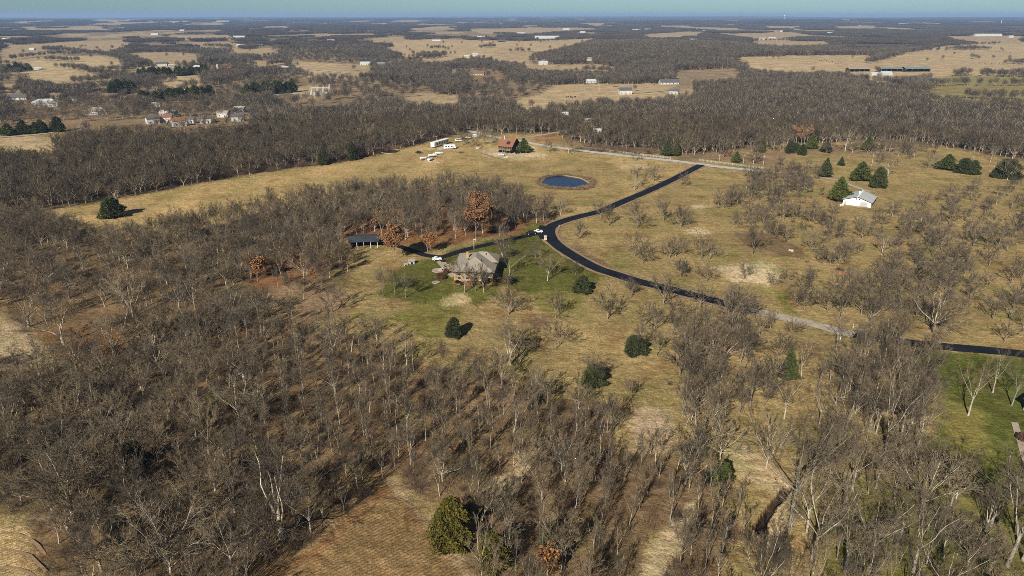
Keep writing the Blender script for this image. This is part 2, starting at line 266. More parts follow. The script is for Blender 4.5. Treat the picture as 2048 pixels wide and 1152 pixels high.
NEAR = [ # later ones lie over earlier ones
 ([(72, 428), (284, 390), (513, 349), (700, 325), (835, 290), (1020, 270), (1160, 300), (1402, 330), (1200, 430), (1120, 440), (1000, 390), (850, 385), (650, 405), (480, 445), (330, 485), (200, 490)], 'meadow'),
 ([(880, 330), (1100, 318), (1250, 330), (1230, 400), (1130, 425), (1010, 380), (900, 350)], 'pasture'),
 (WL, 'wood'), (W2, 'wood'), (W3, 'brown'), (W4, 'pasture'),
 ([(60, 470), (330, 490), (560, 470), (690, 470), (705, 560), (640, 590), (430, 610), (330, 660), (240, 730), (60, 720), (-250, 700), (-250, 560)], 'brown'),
 ([(-250, 600), (30, 640), (90, 690), (60, 740), (-250, 740)], 'gold2'),
 ([(690, 420), (860, 405), (1040, 440), (1110, 438), (1090, 455), (960, 478), (860, 500), (700, 475), (640, 500)], 'litter'), ([(480, 500), (600, 490), (700, 500), (620, 560), (500, 575)], 'litter'), ([(503, 600), (540, 570), (680, 560), (700, 640), (600, 650)], 'litter2'),
 ([(90, 690), (60, 660), (240, 650), (250, 700), (170, 730)], 'litter'),
 (Z5((470,400),(600,415),(640,360),(900,290),(1060,250),(1150,190),(1230,190),(1230,260),(1400,400),(1580,510),(1460,580),(1100,600),(960,560),(830,690),(640,650),(540,720),(420,640),(220,620),(330,470)), 'lawn'),
 (Z5((560,640),(760,690),(700,800),(600,880),(500,860),(300,740)), 'olawn'), (Z5((1100,600),(1460,580),(1420,680),(1200,720)), 'olawn'), (Z5((640,620),(760,610),(780,670),(650,680)), 'gold3'),
 ([(1850, 700), (2048, 715), (2300, 740), (2300, 1010), (2048, 1000), (1990, 970), (1900, 960), (1860, 900), (1880, 800), (1870, 740)], 'rlawn'), ([(1880, 800), (1960, 810), (1980, 930), (1900, 930)], 'olawn'), ([(1700, 960), (1900, 960), (2050, 1010), (2300, 1060), (2300, 1300), (1700, 1300), (1640, 1100)], 'olawn'),
 ([(780, 950), (830, 1000), (900, 1075), (950, 1152), (985, 1300), (380, 1300), (540, 1152), (600, 1108), (690, 1035), (755, 968)], 'stubble'), ([(600, 1110), (690, 1040), (760, 970), (790, 975), (720, 1040), (640, 1100), (560, 1152)], 'rust'), ([(770, 965), (790, 950), (830, 1000), (905, 1080), (955, 1152), (935, 1152), (880, 1075), (815, 1010)], 'gold2'),
 ([(-250, 1040), (0, 1045), (40, 1062), (70, 1100), (110, 1165), (150, 1300), (-250, 1300)], 'corner'),
 (Z6((250,470),(400,430),(470,400),(600,430),(590,500),(540,560),(440,530),(330,540)), 'bare'), (Z6((60,235),(130,220),(210,240),(200,262),(120,258)), 'bare'), (Z6((110,85),(200,92),(190,105),(110,100)), 'bare'), (Z6((620,640),(680,560),(700,700),(720,740),(640,720)), 'olawn'),
 (Z6((320,240),(560,240),(700,330),(820,400),(800,420),(620,380),(420,330)), 'brown'), (Z6((700,880),(900,900),(880,980),(760,1000)), 'brown'), (Z6((180,760),(460,760),(440,830),(300,1000),(200,960)), 'litter2'), (Z5((1050,740),(1250,730),(1200,800),(1050,790)), 'brown'),
 ([(1440, 900), (1500, 880), (1560, 950), (1590, 1000), (1580, 1100), (1520, 1090), (1560, 990), (1480, 960)], 'gold3'), ([(1270, 810), (1345, 820), (1350, 900), (1260, 900)], 'gold2'), ([(1000, 1020), (1090, 890), (1060, 880), (950, 1000)], 'gold3'), ([(1240, 1300), (1260, 1150), (1340, 1030), (1400, 1000), (1330, 1150), (1290, 1300)], 'gold3'),
 ([(1348, 305), (1530, 305), (1600, 296), (1560, 330), (1348, 318)], 'litter2'), ([(1590, 296), (1800, 288), (1850, 300), (1750, 306), (1620, 310)], 'litter2'), ([(1650, 392), (1690, 385), (1690, 410), (1660, 410)], 'rust'),
 ([(960, 300), (1060, 292), (1090, 312), (1050, 318), (970, 312)], 'bare'), ([(850, 322), (870, 318), (880, 326), (850, 330)], 'bare'), ([(1240, 330), (1280, 326), (1290, 334), (1250, 338)], 'gold3'), ([(1080, 268), (1180, 258), (1120, 282), (1060, 284)], 'rust'),
 (Z5((1200,300),(1270,200),(1330,190),(1290,260),(1400,400),(1560,480),(1760,540),(1900,590),(1880,560),(1640,470),(1420,330)), 'brown')]
DITCH = [gp(u, v) for u, v in ((1575, 975), (1560, 995), (1545, 1012), (1528, 1038), (1519, 1060))]
DITCH = np.array(DITCH).reshape(-1, 2)
def seg_dist(x, y, P):
    d = np.full(np.shape(x), 1e9)
    for (ax, ay), (bx, by) in zip(P[:-1], P[1:]):
        t = np.clip(((x - ax) * (bx - ax) + (y - ay) * (by - ay)) / ((bx - ax) ** 2 + (by - ay) ** 2 + 1e-9), 0, 1)
        d = np.minimum(d, np.hypot(x - ax - t * (bx - ax), y - ay - t * (by - ay)))
    return d
def jit(x, y):
    r = np.hypot(x, y); k = np.clip(r / 300, .5, 6)
    z = terrain(x, y)
    return proj(x + 1.6 * k * noise(x, y, 16 * 3, 1), y + 2.2 * k * noise(x, y, 13 * 3, 2), z)
def farfield(x, y):
    r = np.hypot(x, y); n = noise(x, y * .4, 1500, 0) + .5 * noise(x, y * .5, 600, 3)
    return (r > 3300) & (n > np.where(r > 9000, .45, .22))
def in_field(x, y, u, v, only=None):
    hp = 11.5 * F / np.maximum(np.hypot(x, y), 300); r = np.zeros(np.shape(u), bool)
    for P, _ in (FIELDS if only is None else [only]):
        for k in (0, .35, .7, 1): r |= inpoly(u, v - k * hp, P)
    return r
def is_wood(x, y):                              # where the woods stand (beyond the near meadows)
    u, v = jit(x, y); far = v < 262
    a = inpoly(u, v, WL) | (far & ~inpoly(u, v, [(-400, 300), (-400, 262), (150, 240), (900, 240), (1000, 215), (1350, 200), (1500, 165), (1750, 165), (2048, 230), (2500, 240), (2500, 300)]))
    a &= ~in_field(x, y, u, v)
    th = (noise(x, y * .5, 420, 1) > -.2) & (v < 250) & (u < 1100) & ~inpoly(u, v, WL)
    return a & ~farfield(x, y) & ~(th & (rng.uniform(0, 1, np.shape(x)) < .84))
# ---------------------------------------------------------------- ground: one sheet, finer where the camera is near it
def build_ground():
    az = np.concatenate([np.radians(np.arange(-100, -42, 3.0)), np.radians(np.arange(-42, 42.01, .115)), np.radians(np.arange(43, 101, 3.0))])
    vv = np.concatenate([np.arange(33.3, 60, .6), np.arange(60, 140, 1), np.arange(140, 300, 1.7), np.arange(300, 1240, 3.0)])
    dep = PITCH + np.arctan((vv - 576) / F); rr = HCAM / np.tan(dep); rr = np.concatenate([[38000], rr[rr < 37500], [60, 30, 8]])
    A, Rr = np.meshgrid(az, rr); x = Rr * np.sin(A); y = Rr * np.cos(A)
    z = terrain(x, y)
    d = seg_dist(x, y, DITCH); z = z - 1.5 * (1 - sm(.35, 1.15, d + .25 * noise(x, y, 5, 1)))
    z = z + .12 * noise(x, y, 9, 2) * (1 - sm(200, 500, Rr)) * 1.0
    n0, n1 = x.shape; idx = np.arange(n0 * n1).reshape(n0, n1)
    Q = np.stack([idx[:-1, :-1], idx[1:, :-1], idx[1:, 1:], idx[:-1, 1:]], -1).reshape(-1, 4)
    x, y, z = x.ravel(), y.ravel(), z.ravel(); me = mesh_np('ground', np.stack([x, y, z], 1), Q, [])
    C = np.zeros((len(x), 3)); ROW = np.zeros(len(x)); far = None; k_ = np.clip(Rr.ravel() / 260, .4, 5)
    for q in range(3):
        u, v = jit(x + k_ * (1.5 * noise(x, y, 17, q) + rng.normal(0, .7, len(x))), y + k_ * (1.8 * noise(x, y, 15, 3 - q) + rng.normal(0, 1.1, len(x)))); c = np.tile(np.array(PALE['pasture']), (len(x), 1)); rowm = np.zeros(len(x))
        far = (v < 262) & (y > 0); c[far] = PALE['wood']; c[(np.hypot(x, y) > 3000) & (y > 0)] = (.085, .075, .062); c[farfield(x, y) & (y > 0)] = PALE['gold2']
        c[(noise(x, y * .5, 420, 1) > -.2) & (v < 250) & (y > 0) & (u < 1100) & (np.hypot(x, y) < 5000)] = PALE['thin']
        fm_ = np.where(v < 300)[0]
        for P in FIELDS: m = fm_[in_field(x[fm_], y[fm_], u[fm_], v[fm_], P)]; c[m] = PALE[P[1]]
        nm_ = np.where((v > 240) & (y > 0))[0]
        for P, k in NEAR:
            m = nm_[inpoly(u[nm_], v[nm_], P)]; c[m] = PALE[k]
            if k in ('stubble', 'corner'): rowm[m] = 1
        C += c / 3; ROW += rowm / 3
    c, rowm = C, ROW
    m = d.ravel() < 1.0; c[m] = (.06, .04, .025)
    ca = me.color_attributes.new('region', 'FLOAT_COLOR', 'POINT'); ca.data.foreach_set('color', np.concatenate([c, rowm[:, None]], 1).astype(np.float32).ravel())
    m = bpy.data.materials.new('ground_cover'); m.use_nodes = True; t = m.node_tree; b = t.nodes['Principled BSDF']; N = t.nodes.new; L = t.links.new
    b.inputs['Roughness'].default_value = 1; b.inputs['Specular IOR Level'].default_value = .05
    at = N('ShaderNodeAttribute'); at.attribute_name = 'region'; g = N('ShaderNodeNewGeometry')
    def nz(s, det=4, rough=.55, st=None):
        n = N('ShaderNodeTexNoise'); n.inputs['Scale'].default_value = s; n.inputs['Detail'].default_value = det; n.inputs['Roughness'].default_value = rough
        src = g.outputs['Position']
        if st:
            mp = N('ShaderNodeMapping'); mp.inputs['Scale'].default_value = st[0]; mp.inputs['Rotation'].default_value = (0, 0, st[1]); L(src, mp.inputs['Vector']); src = mp.outputs[0]
        L(src, n.inputs['Vector']); return n.outputs['Fac']
    def rng_(f, a, bb, lo, hi):
        r = N('ShaderNodeMapRange'); L(f, r.inputs[0])
        for i, q in enumerate((a, bb, lo, hi)): r.inputs[1 + i].default_value = q
        return r.outputs[0]
    def mix(fac, A_, B_, mode='MIX'):
        q = N('ShaderNodeMix'); q.data_type = 'RGBA'; q.blend_type = mode
        for s, k in ((fac, 0), (A_, 6), (B_, 7)):
            if isinstance(s, (int, float)): q.inputs[k].default_value = s
            elif isinstance(s, tuple): q.inputs[k].default_value = s
            else: L(s, q.inputs[k])
        return q.outputs[2]
    col = at.outputs['Color']
    col = mix(rng_(nz(.03, 6, .65), .46, .64, 0, .85), col, mix(1.0, col, (1.36, 1.30, 1.32, 1), 'MULTIPLY'))          # paler dry swathes
    inv = N('ShaderNodeMath'); inv.operation = 'SUBTRACT'; inv.inputs[0].default_value = 1; L(at.outputs['Alpha'], inv.inputs[1])
    gm = N('ShaderNodeMath'); gm.operation = 'MULTIPLY'; L(rng_(nz(.055, 4, .6), .5, .68, 0, .8), gm.inputs[0]); L(inv.outputs[0], gm.inputs[1])
    col = mix(gm.outputs[0], col, mix(1.0, col, (.66, .80, .58, 1), 'MULTIPLY'))        # greener swathes
    col = mix(rng_(nz(.075, 6, .7), .50, .66, 0, .85), col, mix(1.0, col, (.66, .56, .50, 1), 'MULTIPLY'))        # brown dead weeds
    col = mix(rng_(nz(.45, 4, .75), .38, .60, 0, .8), col, mix(1.0, col, (.64, .63, .58, 1), 'MULTIPLY'))        # tussocks
    col = mix(rng_(nz(1.3, 4, .8), .44, .64, 0, .9), col, mix(1.0, col, (1.55, 1.50, 1.45, 1), 'MULTIPLY'))      # straw flecks
    col = mix(rng_(nz(.5, 3, .6, ((.06, 1, 1), RAD(24))), .46, .66, 0, .55), col, mix(1.0, col, (.74, .72, .62, 1), 'MULTIPLY'))   # mown and driven streaks
    col = mix(rng_(nz(.35, 3, .6, ((1, .05, 1), RAD(38))), .5, .7, 0, .5), col, mix(1.0, col, (1.3, 1.27, 1.24, 1), 'MULTIPLY'))
    wv = N('ShaderNodeTexWave'); wv.inputs['Scale'].default_value = .42; wv.inputs['Distortion'].default_value = 2.2; wv.inputs['Detail'].default_value = 3
    mp = N('ShaderNodeMapping'); mp.inputs['Rotation'].default_value = (0, 0, RAD(52)); L(g.outputs['Position'], mp.inputs['Vector']); L(mp.outputs[0], wv.inputs['Vector'])
    fm = N('ShaderNodeMath'); fm.operation = 'MULTIPLY'; L(wv.outputs['Fac'], fm.inputs[0]); L(at.outputs['Alpha'], fm.inputs[1])
    f2 = N('ShaderNodeMath'); f2.operation = 'MULTIPLY'; L(fm.outputs[0], f2.inputs[0]); f2.inputs[1].default_value = .9
    col = mix(f2.outputs[0], col, mix(1.0, col, (.66, .60, .5, 1), 'MULTIPLY'))
    L(col, b.inputs['Base Color'])
    ad = N('ShaderNodeMath'); ad.operation = 'ADD'; L(nz(1.1, 5, .75), ad.inputs[0]); L(nz(.3, 3, .6), ad.inputs[1])
    bp = N('ShaderNodeBump'); bp.inputs['Distance'].default_value = .55; bp.inputs['Strength'].default_value = .9; L(ad.outputs[0], bp.inputs['Height']); L(bp.outputs[0], b.inputs['Normal'])
    me.materials.append(m); o = bpy.data.objects.new('ground', me); COL.objects.link(o); o['kind'] = 'structure'
    for p in me.polygons: p.use_smooth = True
build_ground()
# ---------------------------------------------------------------- roads, paths, ponds
def spline(P, step=3.0):
    P = [Vector(p) for p in P]; P = [2 * P[0] - P[1]] + P + [2 * P[-1] - P[-2]]; out = []
    for i in range(1, len(P) - 2):
        n = max(2, int((P[i + 1] - P[i]).length / step))
        for k in range(n):
            t = k / n; a, b, c, d = P[i - 1:i + 3]
            out.append(.5 * ((2 * b) + (c - a) * t + (2 * a - 5 * b + 4 * c - d) * t * t + (3 * b - a - 3 * c + d) * t ** 3))
    return out + [P[-2]]
def ribbon(name, pix, width, m, dz=.16, rag=.0, step=3.0):
    P = spline([G(u, v) for u, v in pix], step); b = MB(); L_ = []
    for i, p in enumerate(P):
        d = (P[min(i + 1, len(P) - 1)] - P[max(i - 1, 0)]).normalized(); n = Vector((-d.y, d.x, 0)); row = []
        wl = width / 2 + R.uniform(-rag, rag); wr = width / 2 + R.uniform(-rag, rag)
        for s in (-wl, -wl * .4, wr * .4, wr):
            q = p + n * s; row.append((q.x, q.y, float(terrain(q.x, q.y)) + dz))
        L_.append(row)
    b.v = [q for r in L_ for q in r]; b.f = [(4 * i + j, 4 * i + j + 1, 4 * i + j + 5, 4 * i + j + 4) for i in range(len(P) - 1) for j in range(3)]
    o = b.build(name, m); o['kind'] = 'structure'
    for p in o.data.polygons:
        p.use_smooth = True
        if p.normal.z < 0: p.flip()
    return o
road1 = [(1402, 330), (1360, 352), (1306, 378), (1250, 402), (1200, 423), (1160, 433), (1129, 442), (1106, 451), (1098, 462), (1103, 479), (1118, 493), (1135, 505), (1187, 534), (1230, 549), (1272, 562), (1348, 581), (1416, 599), (1500, 621)]
ribbon('road_shoulder', road1, 8.2, TRACK, .13, .5)
ribbon('road', road1, 5.6, ASPH, .17, .12)
ribbon('road_east', [(1707, 670), (1760, 679), (1878, 693), (1960, 700), (2048, 709), (2300, 738)], 5.1, ASPH, .17)
ribbon('gravel_road', [(1496, 620), (1560, 634), (1621, 648), (1660, 658), (1709, 671)], 5.2, GRAVEL, .175, .3)
ribbon('driveway', [(1100, 462), (1085, 466), (1060, 471), (1031, 477), (987, 487), (930, 500), (905, 508), (885, 514), (865, 513), (847, 510), (820, 500), (790, 491), (760, 488), (700, 488)], 3.6, ASPH, .18)
ribbon('parking_apron', [(1096, 452), (1092, 466), (1098, 478)], 8, ASPH, .185)
ribbon('main_road', [(930, 260), (954, 266), (980, 272), (1040, 283), (1100, 293), (1160, 301), (1260, 313), (1348, 322), (1400, 329), (1450, 335), (1530, 343)], 6.5, GRAVELW, .15, .5)
ribbon('lane', [(1530, 343), (1590, 349), (1640, 355), (1680, 362), (1705, 372), (1740, 384)], 3.0, GRAVEL, .15, .4)
ribbon('side_lane', [(1012, 277), (1050, 275), (1085, 270), (1130, 262), (1175, 256)], 4.0, GRAVEL, .16, .4)
ribbon('field_lane', [(1700, 310), (1760, 318), (1840, 334), (1880, 332), (1960, 345)], 2.5, TRACK, .13, .5)
ribbon('county_road', [(-200, 288), (0, 275), (70, 270), (130, 261), (180, 258)], 6, GRAVEL, .3, .3, 8)
ribbon('county_lane', [(300, 205), (392, 203), (450, 200), (518, 195), (565, 189), (670, 186)], 7, GRAVELW, .4, .3, 8)
ribbon('hill_lane', [(600, 137), (640, 141), (700, 147)], 7, GRAVELW, .6, .3, 10)
ribbon('farm_lane', [(1270, 187), (1310, 184), (1345, 180)], 4, GRAVEL, .5, .3, 8)
ribbon('stream_bed', [(1573, 978), (1560, 995), (1545, 1012), (1528, 1038), (1521, 1056)], 1.0, DIRT, -1.4, .1)
ribbon('dirt_track', [(1500, 640), (1478, 680), (1455, 712), (1440, 745)], 2.2, TRACK, .14, .4)
ribbon('meadow_track', [(960, 306), (1000, 318), (1040, 330), (1090, 342)], 2.0, TRACK, .13, .4)
for k in range(3): ribbon('field_track', [(-60, 1085 + 34 * k), (10, 1066 + 34 * k), (60, 1078 + 34 * k), (92, 1110 + 34 * k)], .5, TRACK, .12, .1)
ribbon('fallen_log_path', [(1640, 1040), (1672, 1050), (1720, 1055), (1775, 1052)], .9, GRAVEL, .14, .2)
def pond(name, cu, cv, ru, rv, seed, dz=.12, sub=False):
    rr = random.Random(seed); c = G(cu, cv); ex = (G(cu + ru, cv) - c).length; ey = (G(cu, cv - rv) - G(cu, cv + rv)).length / 2; n = 48; b = MB()
    k = [rr.choice((-1, 1)) * rr.uniform(.07, .16) for _ in range(4)]
    def ring(s, z): return [(c.x + s * ex * cos(a) * (1 + k[0] * cos(2 * a) + k[1] * sin(3 * a)), c.y + s * ey * sin(a) * (1 + k[2] * cos(3 * a) + k[3] * sin(2 * a)), c.z + z) for a in [2 * pi * i / n for i in range(n)]]
    b.add(ring(1, dz), [tuple(range(n))]); o = b.build(name, WATER); o['kind'] = 'structure'
    q = MB(); q.add(ring(1.0, dz + .02) + ring(1.05, dz + .5) + ring(1.09, .02), [(j * n + i, j * n + (i + 1) % n, (j + 1) * n + (i + 1) % n, (j + 1) * n + i) for j in range(2) for i in range(n)])
    s = q.build('pond_bank', mat('bank_grass', (.32, .235, .11), (.22, .16, .08), .5, 1)); s['kind'] = 'structure'; return c, ex, ey
PC, PEX, PEY = pond('pond', 1128, 364, 50, 12.5, 3)
pond('woodland_pond', 778, 303, 20, 4, 8)
# ---------------------------------------------------------------- tree prototypes
def tubes(segs, k=3):
    s = np.asarray(segs, float); p0, p1, r0, r1 = s[:, 0:3], s[:, 3:6], s[:, 6], s[:, 7]
    d = p1 - p0; d /= np.linalg.norm(d, axis=1, keepdims=True) + 1e-9
    ref = np.where(np.abs(d[:, 2:3]) < .8, np.array([[0, 0, 1.]]), np.array([[1., 0, 0]]))
    a = np.cross(d, ref); a /= np.linalg.norm(a, axis=1, keepdims=True) + 1e-9; b = np.cross(d, a)
    V = []
    for p, r in ((p0, r0), (p1, r1)):
        for i in range(k):
            t = 2 * pi * i / k; V.append(p + (a * cos(t) + b * sin(t)) * r[:, None])
    V = np.stack(V, 1).reshape(-1, 3); n = len(s); base = (np.arange(n) * 2 * k)[:, None]
    Q = np.concatenate([base + np.array([[i, (i + 1) % k, k + (i + 1) % k, k + i]]) for i in range(k)], 0)
    return V, Q
def unit(v): return v / (np.linalg.norm(v) + 1e-9)
def grow(rg, p, d, L, r, lvl, prm, out):
    n = prm['nseg'][lvl]; pts = [p]; dirs = [d]; rad = [r]
    rend = r * (.16 if lvl == 0 else .3 if lvl < len(prm['nch']) else .45)
    for i in range(n):
        d = unit(d + rg.normal(0, prm['wig'][lvl], 3) + np.array([0, 0, prm['up'][lvl]]))
        q = pts[-1] + d * L / n; rr = r + (rend - r) * (i + 1) / n
        out[lvl].append((*pts[-1], *q, rad[-1], rr)); pts.append(q); dirs.append(d); rad.append(rr)
    if lvl >= len(prm['nch']): return
    nc = prm['nch'][lvl]; nc = max(1, int(round(nc * rg.uniform(.8, 1.2))))
    for j in range(nc):
        t = prm['t0'][lvl] + (1 - prm['t0'][lvl]) * (j + rg.uniform(.2, .9)) / nc; x = t * n; i = min(int(x), n - 1); f = x - i
        q = pts[i] * (1 - f) + pts[i + 1] * f; dd = dirs[i + 1]
        ax = unit(np.cross(dd, rg.normal(0, 1, 3))); an = RAD(rg.uniform(*prm['ang'][lvl]))
        nd = unit(dd * cos(an) + ax * sin(an))
        grow(rg, q, nd, L * rg.uniform(*prm['len'][lvl]) * (1.15 - .55 * t), max(rad[i] * (1 - f) + rad[i + 1] * f, .01) * prm['rr'][lvl], lvl + 1, prm, out)
STYLE = {
 'spread': dict(H=11, fork=.2, nl=(6, 9), limb_el=(28, 74), nch=[7, 6, 5], t0=[.25, .25, .15], ang=[(24, 52), (20, 44), (15, 36)], len=[(.42, .62), (.4, .6), (.45, .7)], rr=[.5, .55, .6], nseg=[7, 5, 3, 2], wig=[.14, .14, .13, .12], up=[.05, .06, .05, .02], R=.28, limbL=.72),
 'upright': dict(H=13, fork=.28, nl=(4, 6), limb_el=(55, 84), nch=[7, 6, 5], t0=[.2, .2, .15], ang=[(18, 38), (16, 36), (14, 32)], len=[(.34, .5), (.42, .62), (.45, .7)], rr=[.45, .55, .6], nseg=[7, 4, 3, 2], wig=[.08, .1, .12, .12], up=[.06, .06, .04, .02], R=.17, limbL=.72),
 'pole': dict(H=11, fork=.32, nl=(2, 4), limb_el=(66, 86), nch=[8, 5, 4], t0=[.15, .2, .15], ang=[(18, 40), (16, 36), (14, 32)], len=[(.26, .4), (.42, .6), (.45, .7)], rr=[.42, .55, .6], nseg=[7, 4, 3, 2], wig=[.06, .1, .12, .12], up=[.05, .07, .05, .02], R=.14, limbL=.74),
 'vase': dict(H=8, fork=.27, nl=(6, 9), limb_el=(34, 74), nch=[6, 5, 4], t0=[.25, .2, .15], ang=[(18, 42), (16, 38), (14, 34)], len=[(.42, .6), (.42, .62), (.45, .7)], rr=[.5, .55, .6], nseg=[6, 5, 3, 2], wig=[.10, .11, .13, .12], up=[.02, .03, .03, .01], R=.18, limbL=.78),
 'tall': dict(H=19, fork=.32, nl=(4, 6), limb_el=(48, 82), nch=[7, 7, 5], t0=[.22, .2, .12], ang=[(22, 50), (20, 48), (16, 42)], len=[(.36, .54), (.38, .58), (.4, .62)], rr=[.48, .52, .6], nseg=[8, 6, 4, 2], wig=[.12, .15, .15, .14], up=[.05, .04, .03, .01], R=.34, limbL=.66),
}
def bare(seed, style, twr, dens=1.0, minr=0):
    rg = np.random.default_rng(seed); s = STYLE[style]; H = s['H']; out = [[], [], [], []]; prm = dict(s); prm['nch'] = [max(1, int(round(c * dens))) for c in s['nch']]
    th = H * s['fork'] * rg.uniform(.85, 1.15); lean = unit(np.array([rg.normal(0, .06), rg.normal(0, .06), 1])); trunk = []
    p = np.array([0, 0, -.3]); r = s['R']; n = 4
    for i in range(n):
        q = p + unit(lean + rg.normal(0, .05, 3)) * (th + .3) / n; r2 = s['R'] * (1 - .35 * (i + 1) / n) ; trunk.append((*p, *q, r * (1.25 if i == 0 else 1), r2)); p, r = q, r2
    nl = rg.integers(s['nl'][0], s['nl'][1] + 1); a0 = rg.uniform(0, 6.28)
    for j in range(nl):
        a = a0 + 2 * pi * j / nl + rg.normal(0, .25); el = RAD(rg.uniform(*s['limb_el'])) if j else RAD(82)
        d = np.array([cos(a) * cos(el), sin(a) * cos(el), sin(el)]); q = p - lean * th * rg.uniform(0, .3)
        grow(rg, q, d, H * s['limbL'] * rg.uniform(.75, 1.08) * (.8 + .2 * sin(el)), r * rg.uniform(.42, .58), 0, prm, out)
    top = max(max(x[5] for x in o) for o in out if o); k = H / top
    def sc(L, lo=0): return [(*(c * k for c in x[:6]), max(x[6] * k, lo), max(x[7] * k, lo * .6)) for x in L]
    return sc(trunk, minr) + sc(out[0], max(minr, .036)), sc(out[1], max(twr * 1.6, minr)) + sc(out[2], twr * 1.2) + sc(out[3], twr)
PROTO = bpy.data.collections.new('tree_library')       # meshes shared by the trees of the wood
PN = []
def lib(me, name):
    o = bpy.data.objects.new('%03d_%s' % (len(PN), name), me); PROTO.objects.link(o); PN.append(o); return len(PN) - 1
TREES = {}                                              # style -> list of (trunk mesh, crown mesh, library index, height, crown radius)
def add_bare(key, style, seeds, twr, dens, mats, minr=0):
    TREES[key] = []
    for sd in seeds:
        a, b = bare(sd, style, twr, dens, minr); Va, Qa = tubes(a, 6); Vb, Qb = tubes(b, 3)
        tm = mesh_np('trunk', Va, Qa, [mats[0]]); cm = mesh_np('crown', Vb, Qb, [mats[1]])
        for p in tm.polygons: p.use_smooth = True
        me = mesh_np('bare', np.concatenate([Va, Vb]), np.concatenate([Qa, Qb + len(Va)]), mats, [0] * len(Qa) + [1] * len(Qb))
        TREES[key].append((tm, cm, lib(me, key), STYLE[style]['H'], float(np.percentile(np.hypot(Vb[:, 0], Vb[:, 1]), 95))))
BT = [BARK, TWIG]; DT = [DBARK, DTWIG]; PT = [PALEB, PALET]
add_bare('spread', 'spread', (1, 2, 3, 4), .017, 1.0, BT)
add_bare('upright', 'upright', (11, 12, 13, 14, 15), .016, 1.12, BT)
add_bare('pole', 'pole', (51, 52, 53, 54, 55, 56), .019, 1.0, BT)
add_bare('vase', 'vase', (21, 22, 23, 24, 25), .021, 1.0, DT)
add_bare('tall', 'tall', (31, 32, 33), .019, 1.0, BT)
add_bare('pale', 'tall', (34, 35), .019, .9, PT)
add_bare('palelow', 'vase', (36, 37), .017, .95, PT)
add_bare('midspread', 'spread', (41, 42, 43), .034, .78, [BARK, MTWIG], .05)
add_bare('midupright', 'upright', (44, 45, 46), .034, .82, [BARK, MTWIG], .05)
print('TWIGS', {k: [len(t[1].polygons) // 3 for t in v] for k, v in TREES.items()})
def slivers(rg, n, c, rad, hgt, z0, ln, wd):
    p = rg.normal(0, 1, (n, 3)); p /= np.linalg.norm(p, axis=1, keepdims=True); p *= rg.uniform(0, 1, (n, 1)) ** (1 / 2.2)
    p = p * np.array([rad, rad, hgt / 2]) + np.array([c[0], c[1], z0 + hgt / 2])
    d = rg.normal(0, .7, (n, 3)) + np.array([0, 0, .9]); d += (p - np.array([c[0], c[1], z0])) / max(rad, 1) * .5; d /= np.linalg.norm(d, axis=1, keepdims=True)
    s = np.cross(d, rg.normal(0, 1, (n, 3))); s /= np.linalg.norm(s, axis=1, keepdims=True)
    L = (ln * rg.uniform(.6, 1.4, n))[:, None]; W = (wd * rg.uniform(.6, 1.4, n))[:, None]
    return np.stack([p - d * L / 2 - s * W / 2, p - d * L / 2 + s * W / 2, p + d * L / 2 + s * W * .2, p + d * L / 2 - s * W * .2], 1)
FARL, PATCH, BUSHL = [], [], []
for sd in range(5):
    rg = np.random.default_rng(60 + sd); V = [slivers(rg, 330, (0, 0), 4.2, 9.5, 3.2, 2.2, .16)]; a, b = bare(80 + sd, 'upright' if sd % 2 else 'spread', .05, .42, .09)
    sg = np.array(a); k = 13 / max(sg[:, 5]); sg[:, :6] *= k; Vt, Qt = tubes(sg, 3); Vs = V[0].reshape(-1, 3)
    FARL.append(lib(mesh_np('far', np.concatenate([Vt, Vs]), np.concatenate([Qt, np.arange(len(Vs)).reshape(-1, 4) + len(Vt)]), [PALEB if sd == 4 else BARK, FARW], [0] * len(Qt) + [1] * (len(Vs) // 4)), 'far_tree'))
for sd in range(4):
    rg = np.random.default_rng(90 + sd); V = []
    for i in range(34):
        c = rg.uniform(-20, 20, 2); h = rg.uniform(8, 13.5); V.append(slivers(rg, 90, c, h * .34, h * .72, h * .28, 3.2, .34))
    Vs = np.concatenate(V).reshape(-1, 3); PATCH.append(lib(mesh_np('patch', Vs, np.arange(len(Vs)).reshape(-1, 4), [FARW]), 'far_grove'))
def bush_mesh(seed, n, rad, h, m, wd=.05, ln=1.0):
    rg = np.random.default_rng(seed); th = rg.uniform(0, 6.28, n); e = rg.uniform(.25, 1.45, n); r0 = rg.uniform(0, rad * .7, n); segs = []
    for a, el, q in zip(th, e, r0):
        b = rg.uniform(0, 6.28); p = np.array([q * cos(b), q * sin(b), -.1]); d = np.array([cos(a) * cos(el), sin(a) * cos(el), sin(el)]); L = h * rg.uniform(.5, 1.0) * ln; rr = wd * rg.uniform(.5, 1)
        for k in range(3):
            d = unit(d + rg.normal(0, .22, 3)); p2 = p + d * L / 3; segs.append((*p, *p2, rr * (1 - .25 * k), rr * (.75 - .25 * k))); p = p2
            if k: d2 = unit(d + rg.normal(0, .6, 3)); segs.append((*p, *(p + d2 * L * .3), rr * .5, rr * .25))
    V, Q = tubes(segs, 3); return mesh_np('bush', V, Q, [m])
BUSHL = [lib(bush_mesh(200 + i, 110, 1.6, 2.6, BRUSH, .032), 'bramble') for i in range(4)]
REEDL = [lib(bush_mesh(220 + i, 120, 1.1, 1.5, REED, .035), 'reed') for i in range(3)]
